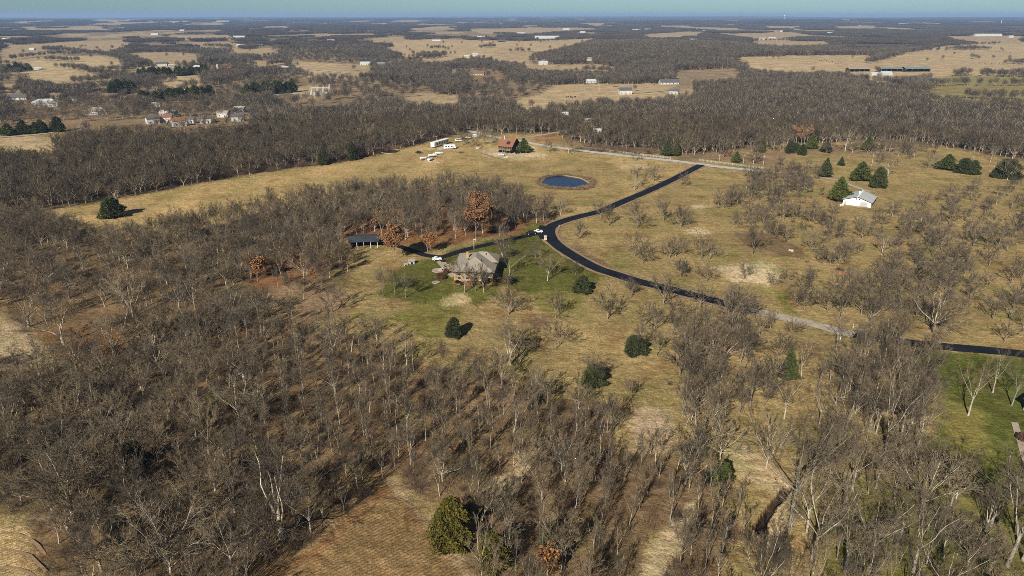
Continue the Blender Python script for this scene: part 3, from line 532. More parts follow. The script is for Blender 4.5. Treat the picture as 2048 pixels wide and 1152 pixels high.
# evergreens and russet oaks
def leaf_cloud(rg, n, shape, size, flat=.5):
    P, Nn = shape(rg, n); d = rg.normal(0, 1, (n, 3)) + Nn * 1.0; d /= np.linalg.norm(d, axis=1, keepdims=True)
    s = np.cross(d, rg.normal(0, 1, (n, 3))); s /= np.linalg.norm(s, axis=1, keepdims=True); L = (size * rg.uniform(.6, 1.5, n))[:, None]
    return np.stack([P - s * L * flat, P + d * L * .3 - s * L * .15, P + d * L, P + s * L * flat], 1).reshape(-1, 3)
def cone_shape(H, Rb, z0, pw, lump, seed, tiers=0):
    r2 = np.random.default_rng(seed); lf = r2.uniform(0, 6.28, 8)
    def f(rg, n):
        t = 1 - np.sqrt(rg.uniform(0, 1, n)) if pw > .8 else rg.uniform(0, 1, n) ** 1.25
        a = rg.uniform(0, 2 * pi, n); prof = (1 - t) ** pw * (np.minimum(1, .55 + t * 4))
        R_ = Rb * prof * (1.0 + 1.25 * lump * np.sin(3 * a + lf[0] + 5 * t) * np.sin(7 * t + lf[1]) + lump * .8 * np.sin(5 * a + lf[2] + 14 * t) + lump * .5 * np.sin(11 * a + 23 * t + lf[4]))
        if tiers: R_ = R_ * (.72 + .42 * np.abs(((t * tiers + .15 * np.sin(2 * a + lf[3])) % 1) - .0) ** .7 * 1) 
        q = (1 - .5 * rg.uniform(0, 1, n) ** 2.2) * (1 + .16 * (rg.uniform(0, 1, n) > .82) * rg.uniform(0, 1, n)); r = R_ * q
        P = np.stack([r * np.cos(a), r * np.sin(a), z0 + t * (H - z0)], 1); return P, np.stack([np.cos(a), np.sin(a), .35 + 0 * a], 1)
    return f
def evergreen_mesh(seed, H, Rb, z0, pw, m, n=5200, lump=.12, tiers=0, size=.38):
    rg = np.random.default_rng(seed); V = leaf_cloud(rg, n, cone_shape(H, Rb, z0, pw, lump, seed, tiers), size)
    c = mesh_np('crown', V, np.arange(len(V)).reshape(-1, 4), [m]); t = MB(); t.tube((0, 0, -.3), (0, 0, H * .8), .22, .05, 7); return t.mesh('trunk', BARK), c
EV = {'cedar': [evergreen_mesh(300 + i, 7, 2.7, .15, .42, CED, 7000, .24) for i in range(3)], 'round': [evergreen_mesh(310 + i, 6, 3.4, .1, .34, CED, 7500, .22) for i in range(2)],
      'pine': [evergreen_mesh(320 + i, 9, 2.9, .8, .85, PINE, 6000, .3, 7, .5) for i in range(3)], 'yellow': [evergreen_mesh(330, 9, 3.6, .1, .5, CEDY, 10000, .26)], 'spruce': [evergreen_mesh(340, 9, 2.4, .3, 1.0, PINE, 4200, .2, 8, .42)]}
EVH = {'cedar': 7, 'round': 6, 'pine': 9, 'yellow': 9, 'spruce': 9}; EVR = {'cedar': 2.7, 'round': 3.4, 'pine': 2.9, 'yellow': 3.6, 'spruce': 2.4}
def evergreen(u, v, hp, wp, kind, label, cat='evergreen tree', group=None, name='cedar_tree'):
    """hp, wp: height and width in picture pixels"""
    p = G(u, v); mm = ptm(u, v); dep = math.atan2(HCAM - p.z, math.hypot(p.x, p.y)); W = wp * mm * .92; Ht = max((hp * mm - W * .4 * sin(dep)) / cos(dep), W * .7)
    e = empty(name, p, R.uniform(0, 6.28), label, cat, group); k = R.randrange(len(EV[kind])); sx = W / 2 / EVR[kind]; e.scale = (sx, sx, Ht / EVH[kind])
    for nm, me in zip(('trunk', 'crown'), EV[kind][k]):
        o = bpy.data.objects.new(nm, me); COL.objects.link(o); o.parent = e
    return e
evergreen(226, 434, 36, 40, 'cedar', 'large dark cedar standing alone in the long golden meadow at left')
evergreen(908, 673, 42, 34, 'cedar', 'dark bushy cedar with short dark shadow on the grass below the green lawn')
evergreen(1165, 584, 36, 38, 'cedar', 'dark rounded cedar at the right corner of the green house lawn')
evergreen(1271, 706, 40, 48, 'round', 'broad low dark cedar behind a bare tree on the lower pasture')
evergreen(1187, 770, 46, 46, 'round', 'dark cedar half hidden by bare branches at the wood edge below centre')
evergreen(1575, 757, 64, 40, 'spruce', 'slender green spruce beside the bare brown patch below the gravel road', name='spruce_tree')
evergreen(1441, 966, 46, 46, 'round', 'dark olive cedar bush on the pale bank left of the stream cut')
evergreen(905, 1088, 98, 84, 'yellow', 'big yellow-green cedar at the edge of the stubble field')
evergreen(985, 1135, 74, 66, 'yellow', 'smaller yellow-green cedar behind pale bare stems, right of the biggest one')
for u, v, h, w_, k, l in ((1650, 354, 36, 22, 'pine', 'tall narrow pine left of the field with the white barn'), (1682, 331, 17, 13, 'spruce', 'smallest young pine alone on the pale slope behind the barn'), (1720, 361, 36, 36, 'pine', 'broad dark pine behind the white barn, left of a dense cedar'), (1755, 375, 36, 28, 'cedar', 'dense dark cedar right behind the white barn roof'),
    (1677, 402, 46, 34, 'pine', 'bright green pine touching the left side of the white barn'), (1604, 310, 20, 17, 'cedar', 'small olive cedar at the edge of the right-hand wood'), (1623, 298, 28, 20, 'pine', 'olive pine against the brown wood above the lane'), (1735, 301, 27, 20, 'pine', 'dark pine under bare trees at the foot of the right-hand wood'),
    (1893, 339, 28, 30, 'pine', 'wide dark pine, leftmost of three on the right slope'), (1926, 346, 25, 26, 'cedar', 'dark cedar, middle one of three on the right slope'), (1945, 349, 24, 20, 'cedar', 'dark olive cedar, rightmost of three on the right slope'), (2012, 356, 32, 40, 'round', 'broad dark cedar near the right edge on the far slope'),
    (1472, 325, 22, 18, 'pine', 'small dark pine by the white fence on the main road'), (1580, 306, 22, 20, 'cedar', 'dark cedar tucked under bare trees behind the utility poles'), (1652, 304, 18, 20, 'round', 'low dark bush-like cedar by the big pale bare tree'), (1334, 312, 34, 20, 'pine', 'tall olive pine behind the white fence at the wood edge'), (1352, 312, 27, 16, 'pine', 'second olive pine, right beside the tallest behind the fence'),
    (1047, 305, 30, 26, 'pine', 'ragged green pine against the end of the rust-roofed house'), (1520, 304, 24, 20, 'round', 'dark cedar at the wood foot, above the middle utility pole'), (1590, 303, 16, 18, 'round', 'little dark cedar bush at the wood foot left of the olive pine'), (705, 320, 34, 20, 'cedar', 'dark cedar in the front of the left wood beside the woodland pond'), (645, 330, 30, 18, 'cedar', 'dark cedar at the front edge of the long left wood'),
    (372, 480, 22, 24, 'round', 'dark cedar bush among bare trees left of the russet glade'), (240, 1080, 46, 40, 'round', 'dark olive cedar inside the lower left wood'), (120, 905, 44, 44, 'round', 'dark olive cedar bush in the left foreground wood'), (270, 935, 50, 44, 'round', 'dark mossy cedar amid grey trees of the foreground wood'), (1100, 1090, 50, 44, 'round', 'dark cedar low in the young wood at bottom centre'), (175, 790, 34, 34, 'round', 'dark bushy cedar at the shaded upper left of the foreground wood')):
    evergreen(u, v, h, w_, k, l, name='pine_tree' if k in ('pine', 'spruce') else 'cedar_tree')
GR = 'evergreens in the rows of the far valley'
for (u0, v0), (u1, v1), n, h, lab in (((10, 272), (125, 262), 5, 24, 'dark evergreen in the clump beside the pale county road at left'), ((282, 205), (425, 197), 11, 22, 'dark evergreen in the long row before the red-roofed house'), ((492, 194), (590, 184), 9, 24, 'dark evergreen in the short thick row along the pale far lane'),
        ((275, 156), (420, 148), 14, 17, 'dark evergreen in the hedge row below the far left farm'), ((18, 144), (62, 141), 4, 13, 'dark evergreen in the small clump at the far left field'), ((225, 190), (270, 184), 4, 26, 'olive green pine in the grove behind the far left houses'), ((385, 131), (470, 125), 8, 9, 'olive tree of the dark hedge beyond the far left farm')):
    for i in range(n):
        t = (i + R.uniform(.2, .8)) / n
        evergreen(u0 + (u1 - u0) * t, v0 + (v1 - v0) * t + R.uniform(-1.5, 1.5), h * R.uniform(.8, 1.15), h * R.uniform(.75, 1.0), 'pine' if R.random() < .5 else 'cedar', lab, group=GR, name='evergreen_tree')
def russet(u, v, hp, wp, seed, label, n=5200):
    p = G(u, v); mm = ptm(u, v); Ht = hp * mm / cos(RAD(20)); W = wp * mm / 2; rg = np.random.default_rng(seed); a, b = bare(seed, 'upright', .02, .9)
    sg = np.array(a + b); k = Ht / 13; sg[:, :6] *= k; sg[:, [0, 1, 3, 4]] *= max(.8, W / (3.6 * k)); 
    tw = np.array(b); tw[:, :6] *= k; tw[:, [0, 1, 3, 4]] *= max(.8, W / (3.6 * k)); pk = rg.integers(0, len(tw), n); P = tw[pk, 3:6] + rg.normal(0, .55, (n, 3))
    d = rg.normal(0, 1, (n, 3)); d /= np.linalg.norm(d, axis=1, keepdims=True); s = np.cross(d, rg.normal(0, 1, (n, 3))); s /= np.linalg.norm(s, axis=1, keepdims=True); L = rg.uniform(.35, .75, n)[:, None]
    V = np.stack([P - s * L * .5, P + d * L * .3, P + s * L * .5, P - d * L * .5], 1).reshape(-1, 3)
    e = empty('oak_tree', p, 0, label, 'oak tree'); Vt, Qt = tubes(sg, 4)
    o = bpy.data.objects.new('trunk', mesh_np('trunk', Vt, Qt, [BARK])); COL.objects.link(o); o.parent = e
    o = bpy.data.objects.new('crown', mesh_np('crown', V, np.arange(len(V)).reshape(-1, 4), [RUST])); COL.objects.link(o); o.parent = e
russet(952, 484, 92, 62, 401, 'tallest russet-leaved oak, at the wood edge above the drive', 19000)
russet(790, 520, 68, 52, 402, 'russet-brown oak beside the dark-roofed shed left of the house', 8000)
russet(515, 562, 46, 32, 403, 'small orange-leaved oak in the shady glade at left', 2600)
russet(742, 462, 34, 34, 404, 'low pale orange oak under grey trees behind the shed', 2000)
russet(860, 505, 40, 22, 405, 'slim russet sapling oak beside the drive end', 900)
russet(268, 520, 26, 26, 406, 'small rusty oak half hidden in the left-hand bare wood', 700)
russet(1095, 1150, 60, 40, 407, 'rusty-leaved young oak at the very bottom edge', 1500)
russet(1603, 290, 34, 26, 408, 'brown-leaved oak at the foot of the right-hand wood', 1200)
# ---------------------------------------------------------------- where every bare tree stands
T = []                                                   # x, y, height, width factor, style, zone, standing free?
def put(x, y, h, wf, key, zone, free=0): T.append((float(x), float(y), h, wf, key, zone, free))
def scatter(P, sp, fn, clear=()):
    pts = np.array([gp(a, b) for a, b in P]).reshape(-1, 2); x0, y0 = pts.min(0); x1, y1 = pts.max(0)
    X, Y = np.meshgrid(np.arange(x0, x1, sp), np.arange(y0, y1, sp)); X = (X + rng.uniform(-.45, .45, X.shape) * sp).ravel(); Y = (Y + rng.uniform(-.45, .45, Y.shape) * sp).ravel()
    u, v = proj(X, Y, terrain(X, Y)); m = inpoly(u, v, P)
    for c in clear: m &= ~inpoly(u, v, c)
    for x, y in zip(X[m], Y[m]): fn(x, y)
def solo(Z, pts, key, cyc=None, wf=1.0):
    for p in pts:
        (u, v), (_, t) = Z((p[0], p[1]), (p[0], p[2])); x, y = gp(u, v); mm = ptm(u, v); h = (v - t) * mm / cos(math.atan2(HCAM, math.hypot(x, y))) * 1.0
        k = p[3] if len(p) > 3 else key; put(x, y, max(h, 3.0), wf * (p[4] if len(p) > 4 else 1), k, 'pasture', 1)
solo(Z5, [(270,622,440,'upright'),(340,612,460,'upright'),(400,630,480,'upright',1.2),(745,602,390,'upright',1.3),(860,600,430,'upright',1.2),(810,592,450,'vase',1.2),(1005,500,300,'upright',1.5),(975,330,170,'upright',1.3),(965,420,260,'upright',1.3),(1005,728,540,'spread'),(1160,402,290),(1230,532,345,'upright',1.5),(1395,497,405),(1280,748,600,'vase'),(1580,757,560,'vase'),
    (1275,930,750,'vase',.85),(1010,1022,750,'spread',1.1),(1720,632,500),(1410,287,180),(1590,207,70),(1755,222,60),(1545,167,60),(1910,182,30),(2010,217,90),(1740,387,230),(1790,432,300),(1945,402,270),(2010,502,400),(1910,662,480,'vase'),(1800,792,640),(180,842,720,'vase',1.3),(1500,1142,960,'upright',1.2),
    (1770,958,760,'upright'),(1870,972,800,'upright'),(1960,850,690,'upright'),(1850,835,690),(1075,1000,830,'vase'),(1110,190,1120,'vase')][:-1] + [(530,365,210,'upright',1.2),(950,270,150,'upright',1.2),(1000,570,470,'vase'),(1950,720,600),(2020,760,640)], 'vase')
solo(Z6, [(40,222,100),(260,97,-10),(370,222,130),(460,382,190,'upright',1.1),(545,257,150),(590,287,180),(650,307,200),(790,197,100),(870,202,110),(800,367,220),(905,302,170),(1005,397,270),(960,442,310),(865,442,330),(1100,287,170),(1215,377,240,'palelow'),(1220,582,440),(1250,547,380),(1320,612,470),(1380,272,150),(1490,277,140),
    (1610,202,80),(1350,292,210),(165,402,250),(205,407,290),(40,507,400),(195,542,420),(410,522,420),(575,567,470),(650,542,450),(770,607,480),(760,702,550),(890,722,550),(970,762,530,'upright'),(1040,662,460),(1095,732,560),(1145,642,470),(1520,842,560,'spread',1.3),(160,692,540),(310,792,550),(390,742,550,'vase',1.2),(360,792,590),
    (690,857,740),(610,992,830),(215,982,810),(420,972,790),(1865,757,610),(1960,752,600),(1935,892,770),(1985,692,550),(1975,547,410),(2035,522,390),(1890,357,210),(1950,357,220),(1980,282,130),(1560,352,220),(1450,602,410),(1150,780,620,'spread'),(1290,760,600),(330,100,-20),(450,60,-60),(590,90,-40),(640,180,70),(440,160,60),(10,390,260),
    (270,660,530),(1700,500,370),(1640,560,420),(1580,520,380),(1750,330,210),(1830,420,300),(60,-20,-110),(520,200,90),(700,180,70),(560,820,690,'upright'),(500,870,700,'upright'),(1420,740,590,'spread')], 'vase')
solo(Z2, [(1240,890,810),(1610,900,760),(1355,895,780),(1745,940,860),(1740,1112,975,'spread'),(1848,1062,945,'spread'),(860,850,740),(900,860,760),(730,850,760),(780,860,770),(200,860,720),(660,425,400)], 'spread')
solo(Z3, [(135,895,800),(290,920,790),(465,960,815,'spread'),(1000,885,750,'palelow'),(640,890,760),(890,900,840,'vase'),(1225,880,800),(1250,1030,900,'spread'),(1490,985,900),(1200,960,900,'vase'),(1360,935,880,'vase'),(1525,905,830),(1745,950,870,'pale',.8),(1850,945,850,'pale',.8),(1950,1050,930,'spread'),(1350,900,800),(580,890,800),(880,1020,960)], 'vase')
Z4 = lambda *p: Zm(0, 380, 2.925, *p)
solo(Z4, [(405,632,440,'spread',1.2),(170,800,560,'spread'),(375,905,650,'spread',1.25),(680,965,700,'spread',1.15),(830,910,640,'spread'),(780,740,480,'palelow'),(1140,690,500,'palelow'),(1050,690,520,'spread'),(340,275,150),(1050,310,100,'upright'),(975,305,140),(1120,275,170,'upright'),(810,360,190,'upright'),(860,370,220),(700,420,250),
    (1800,535,380,'pale',.8),(1885,545,400,'upright'),(1700,635,470,'upright'),(1775,640,480,'upright'),(1945,712,540,'vase',1.2),(1990,460,300,'upright'),(290,550,380),(190,530,350),(120,310,180),(330,290,180),(540,290,200),(1625,570,440,'upright'),(1470,540,390,'upright')], 'spread')
Z7 = lambda *p: Zm(1348, 758, 2.925, *p)
solo(Z7, [(980,795,380,'tall',1.1),(800,1045,570,'pale'),(885,530,200,'tall',.9),(845,280,-40,'pale',.6),(680,850,270,'tall'),(780,900,520,'pale'),(540,520,230,'palelow'),(110,430,150,'palelow'),(270,470,250,'palelow'),(1720,215,-80,'tall',.8),(1975,155,-120,'tall',.8),(1865,80,-150,'tall',.8),(1040,655,330,'tall',.8),(1180,640,380,'tall'),
    (1350,560,200,'tall'),(1450,790,480,'palelow'),(1620,740,520,'palelow'),(1300,980,560,'tall'),(1720,1090,880,'palelow'),(1950,1100,560,'tall'),(2040,1060,600,'tall'),(1850,860,560,'tall'),(1240,420,60,'tall'),(1330,330,0,'tall'),(1140,300,-20,'tall'),(1080,170,-100,'tall'),(1000,330,60,'tall'),(1420,420,120,'tall'),(1000,1140,760,'tall'),
    (1150,1100,700,'tall'),(1400,1130,760,'tall'),(1500,640,380,'tall'),(170,290,40,'pale',.8),(520,180,20,'upright'),(560,120,-20,'upright'),(240,250,60,'upright'),(1100,1290,940,'tall'),(1350,1300,1000,'pale'),(1560,1330,1000,'tall'),(800,1300,1000,'tall'),(500,1280,960,'upright')], 'tall')
Z8 = lambda *p: Zm(0, 758, 2.925, *p)
solo(Z8, [(985,1115,770,'palelow'),(1360,1150,760,'pale',.9),(1150,850,580,'spread'),(520,810,480,'spread'),(440,830,400,'spread'),(720,460,230,'palelow'),(1660,930,470,'spread',1.2),(1530,240,30,'palelow'),(420,300,60,'spread'),(850,860,600,'upright'),(1220,440,150,'upright'),(600,1130,830,'spread')], 'spread')
Z9 = lambda *p: Zm(674, 758, 2.925, *p)
solo(Z9, [(850,1160,880,'pale',.75),(1310,560,320,'palelow',.8),(1310,1130,820,'upright'),(985,1080,880,'palelow'),(1340,600,400,'upright'),(1580,310,80,'upright',.8),(1135,190,20,'vase'),(1705,135,-20,'upright'),(1100,520,300,'upright'),(600,540,330,'upright'),(630,450,240,'upright'),(860,860,640,'upright')], 'upright')
roads_keep = [[(1640, 1040), (1700, 1000), (1740, 960), (1700, 930), (1640, 950)]]
def rk(*a):
    q = R.random(); s = 0
    for k, p in a:
        s += p
        if q < s: return k
    return a[-1][0]
def w3(x, y):
    left = float(proj(np.array(x), np.array(y), 0)[0]) < 520
    if left: put(x, y, R.uniform(7, 13), R.uniform(.9, 1.3), rk(('upright', .36), ('spread', .38), ('pole', .2), ('palelow', .04), ('pale', .02)), 'wood')
    else: put(x, y, R.uniform(7, 12.5), R.uniform(.8, 1.15), rk(('pole', .66), ('upright', .24), ('spread', .05), ('palelow', .02), ('pale', .03)), 'wood')
scatter(W3, 5.3, w3, [[(-260, 1030), (0, 1035), (70, 1060), (150, 1120), (190, 1300), (-260, 1300)], [(760, 955), (700, 1050), (600, 1130), (500, 1300), (960, 1300), (910, 1080), (820, 985)]])
scatter([(1690, 700), (1760, 690), (1840, 710), (1870, 790), (1850, 900), (1760, 900), (1700, 860), (1680, 780)], 5.2, lambda x, y: put(x, y, R.uniform(9, 16), R.uniform(.8, 1.1), rk(('upright', .5), ('tall', .3), ('pole', .2)), 'creek'))
scatter(W4, 8.6, lambda x, y: put(x, y, R.uniform(8, 14), R.uniform(.85, 1.15), rk(('pole', .2), ('upright', .3), ('spread', .1), ('tall', .32), ('pale', .08)), 'creek'), roads_keep)
scatter([(1335, 740), (1390, 675), (1465, 668), (1500, 715), (1560, 745), (1530, 790), (1480, 830), (1440, 880), (1360, 870), (1335, 800)], 6.2, lambda x, y: put(x, y, R.uniform(8, 13), R.uniform(.9, 1.2), rk(('upright', .62), ('vase', .2), ('pole', .18)), 'creek'))
scatter([(1440, 1120), (1620, 1090), (1760, 1110), (2048, 1080), (2250, 1120), (2200, 1300), (1420, 1300)], 6.2, lambda x, y: put(x, y, R.uniform(7, 12), R.uniform(.85, 1.15), rk(('upright', .5), ('pole', .4), ('tall', .1)), 'creek'))
scatter([(1400, 990), (1480, 980), (1520, 1060), (1480, 1150), (1400, 1150), (1420, 1060)], 5.5, lambda x, y: put(x, y, R.uniform(8, 12), R.uniform(.9, 1.2), rk(('upright', .6), ('pole', .4)), 'creek'))
scatter(W2, 6.5, lambda x, y: put(x, y, R.uniform(9.5, 14.5), R.uniform(.9, 1.25), rk(('upright', .72), ('spread', .24), ('palelow', .04)), 'glade'),
        [[(503, 600), (540, 565), (620, 560), (700, 560), (700, 640), (600, 650)], [(700, 500), (860, 480), (870, 520), (700, 520)], [(-250, 500), (300, 500), (300, 640), (-250, 640)]])
scatter([(-250, 450), (110, 450), (200, 500), (310, 500), (330, 620), (-250, 640)], 8.5, lambda x, y: put(x, y, R.uniform(8, 12), R.uniform(.9, 1.25), rk(('spread', .8), ('upright', .2)), 'glade'))
scatter(ORCH, 11, lambda x, y: put(x, y, R.uniform(6, 9.5), R.uniform(.9, 1.2), rk(('vase', .7), ('upright', .15), ('spread', .15)), 'orchard'), [[(1660, 385), (1780, 380), (1790, 425), (1680, 450)]])
scatter(ORCH2, 8.5, lambda x, y: put(x, y, R.uniform(6, 9), R.uniform(.9, 1.2), 'vase', 'orchard'))
scatter([(1560, 330), (1640, 345), (1640, 385), (1500, 385), (1480, 360)], 9.5, lambda x, y: put(x, y, R.uniform(7, 10), R.uniform(.9, 1.2), 'vase', 'orchard'))
scatter([(1400, 430), (1560, 440), (1800, 480), (2300, 480), (2300, 700), (1900, 690), (1700, 660), (1560, 610), (1640, 520), (1560, 480), (1400, 470)], 18, lambda x, y: put(x, y, R.uniform(5, 8), R.uniform(.95, 1.3), 'vase', 'orchard'))
scatter(BELT, 9, lambda x, y: put(x, y, R.uniform(7, 10), 1, 'spread', 'orchard'))
scatter([(0, 250), (500, 235), (640, 200), (500, 195), (100, 205), (0, 215)], 12, lambda x, y: put(x, y, R.uniform(8, 12), 1, 'spread', 'village'))
HOUSE_KEEP = [[(876, 500), (1010, 490), (1015, 580), (900, 585), (870, 550)], [(1660, 370), (1775, 370), (1780, 425), (1670, 425)]]
road_ws = np.array([gp(a, b) for a, b in road1 + [(1560, 634), (1709, 671), (1878, 693), (2048, 709)]]).reshape(-1, 2)
mroad = np.array([gp(a, b) for a, b in ((930, 260), (980, 272), (1100, 293), (1260, 313), (1400, 329), (1530, 343), (1640, 355), (1740, 384))]).reshape(-1, 2)
keep = []
for t in T:
    u, v = [float(q) for q in proj(np.array(t[0]), np.array(t[1]), 0)]
    if not t[6] and any(inpoly(np.array([u]), np.array([v]), P)[0] for P in HOUSE_KEEP): continue
    if seg_dist(np.array(t[0]), np.array(t[1]), road_ws) < (3.6 if t[6] else 5) or seg_dist(np.array(t[0]), np.array(t[1]), mroad) < 4.5 or seg_dist(np.array(t[0]), np.array(t[1]), DITCH) < 2.5: continue
    keep.append(t)
T = keep
def full(t): return proj(np.array(t[0]), np.array(t[1]), terrain(t[0], t[1]))
sel = []
for i, t in enumerate(T):
    u, v = full(t); ut, vt = proj(np.array(t[0]), np.array(t[1]), t[2]); hp = float(v - vt); vm = float(v - hp * .55)
    ok = -5 < u < 2053 and vm < 1140
    sel.append((hp * (1.75 if t[6] else (.82 if t[5] == 'glade' else 1.0)) if ok else -1, i))
sel.sort(reverse=True); chosen = [i for s, i in sel[:300] if s > 0]; CH = set(chosen)
# words that single each tree out: its look, and where it stands from the nearest thing one can find
LAND = [('the grey-roofed brick house', 940, 560), ('the white barn', 1722, 410), ('the cedar below the house', 908, 672), ('the lawn corner cedar', 1165, 584), ('the broad pasture cedar', 1271, 706), ('the yellow-green cedar', 905, 1088), ('the gravel road stretch', 1610, 648),
    ('the bare tan patch', 1495, 545), ('the pond', 1128, 364), ('the driveway fork', 1098, 466), ('the lone meadow cedar', 226, 434), ('the tallest russet oak', 952, 484), ('the slim spruce', 1575, 757), ('the dark stream cut', 1545, 1010), ('the stubble field tip', 790, 950), ('the pale corner field', 40, 1075),
    ('the right-edge green lawn', 1940, 880), ('the cedar by the stream', 1441, 966), ('the small orange oak', 515, 562), ('the half-hidden cedar', 1187, 770), ('the rust-roofed house', 1010, 306), ('the dark-roofed shed', 735, 492), ('the dirt track', 1470, 690), ('the mossy cedar', 270, 935),
    ('the shaded wood-top cedar', 175, 790), ('the bottom grassy gap', 1300, 1110), ('the pines behind the barn', 1735, 365), ('the fallen pale log', 1710, 1053), ('the long wood meadow', 1300, 850), ('the east asphalt road', 1960, 700), ('the eastern scrubby pasture', 1920, 600)]
BEHIND = ['right of', 'behind and right of', 'behind', 'behind and left of', 'left of', 'below left of', 'in front of', 'below right of']
ORD = ['nearest', 'second nearest', 'third nearest', 'fourth nearest', 'fifth nearest', 'sixth nearest', 'seventh nearest', 'eighth nearest', 'ninth nearest', 'tenth nearest', 'eleventh nearest', 'twelfth nearest']
LOOK = {'spread': 'wide-spreading bare tree', 'upright': 'slender bare tree', 'pole': 'thin straight bare tree', 'vase': 'small rounded bare tree', 'tall': 'tall heavy-limbed bare tree', 'pale': 'tall pale-barked bare tree', 'palelow': 'pale-limbed low bare tree'}
GROUPS = {'pasture': 'bare trees standing in the open', 'wood': 'bare trees of the foreground wood', 'creek': 'bare trees along the stream', 'glade': 'bare trees of the wood left of the house', 'orchard': 'bare trees around the white barn', 'village': 'bare trees of the far valley'}
bins = {}
for i in chosen:
    t = T[i]; u, v = [float(q) for q in full(t)]
    d, j = min((math.hypot(u - l[1], 1.35 * (v - l[2])), j) for j, l in enumerate(LAND)); a = math.atan2(-(v - LAND[j][2]) * 1.35, u - LAND[j][1]); s = int(round(a / (pi / 4))) % 8
    bins.setdefault((j, s, t[4]), []).append((d, i))
def tree_thing(i, label):
    x, y, h, wf, key, zone, free = T[i]; pr = TREES[key][R.randrange(len(TREES[key]))]; s = h / pr[3]
    e = empty('bare_tree', (x, y, float(terrain(x, y))), R.uniform(0, 6.28), label, 'tree', GROUPS[zone]); e.scale = (s * wf, s * wf, s)
    for nm, me in (('trunk', pr[0]), ('crown', pr[1])):
        o = bpy.data.objects.new(nm, me); COL.objects.link(o); o.parent = e
for (j, s, key), L_ in bins.items():
    L_.sort()
    for n, (d, i) in enumerate(L_):
        if n < len(ORD): lab = '%s, %s %s %s' % (LOOK[key], ('the only one ' if len(L_) == 1 else ORD[n]).strip(), BEHIND[s], LAND[j][0])
        else: lab = '%s in the crowd far %s %s' % (LOOK[key], BEHIND[s], LAND[j][0])
        tree_thing(i, lab)
# ---------------------------------------------------------------- the rest of the woods: one object nobody could count
PX, PS, PR, PI_ = [], [], [], []
def inst(x, y, z, sx, sz, rot, k): PX.append((x, y, z)); PS.append((sx, sx, sz)); PR.append((0, 0, rot)); PI_.append(k)
for i, t in enumerate(T):
    if i in CH: continue
    key = t[4]; pr = TREES[key][R.randrange(len(TREES[key]))]; s = t[2] / pr[3]; inst(t[0], t[1], float(terrain(t[0], t[1])), s * t[3], s, R.uniform(0, 6.28), pr[2])
def far_scatter(r0, r1, sp, test, fn):
    X, Y = np.meshgrid(np.arange(-r1 * .86, r1 * .86, sp), np.arange(0, r1, sp)); X = (X + rng.uniform(-.48, .48, X.shape) * sp).ravel(); Y = (Y + rng.uniform(-.48, .48, Y.shape) * sp).ravel()
    r = np.hypot(X, Y); m = (r >= r0) & (r < r1) & (np.abs(X) < Y * .88 + 30); X, Y = X[m], Y[m]; m = test(X, Y); X, Y = X[m], Y[m]; Zt = terrain(X, Y)
    rd = np.minimum(seg_dist(X, Y, mroad), seg_dist(X, Y, np.array([gp(a, b) for a, b in ((1012, 277), (1085, 270), (1175, 256))]).reshape(-1, 2)))
    for ln in (((-200, 288), (0, 275), (70, 270), (130, 261), (180, 258)), ((300, 205), (392, 203), (518, 195), (565, 189), (670, 186))): rd = np.minimum(rd, seg_dist(X, Y, np.array([gp(a, b) for a, b in ln]).reshape(-1, 2)) - 3)
    cl = np.zeros(len(X), bool)
    for (hx, hy, hr) in CLEAR: dd = math.hypot(hx, hy); q = -((X - hx) * hx + (Y - hy) * hy) / dd; l = np.abs((X - hx) * hy - (Y - hy) * hx) / dd; cl |= (np.hypot(X - hx, Y - hy) < hr) | ((q > 0) & (q < (.10 if dd < 500 else .062) * dd) & (l < hr * .7))
    m = (rd > 4.5) & ~cl
    for x, y, z in zip(X[m], Y[m], Zt[m]): fn(x, y, z)
CLEAR = []
FAR_DEFERRED = True
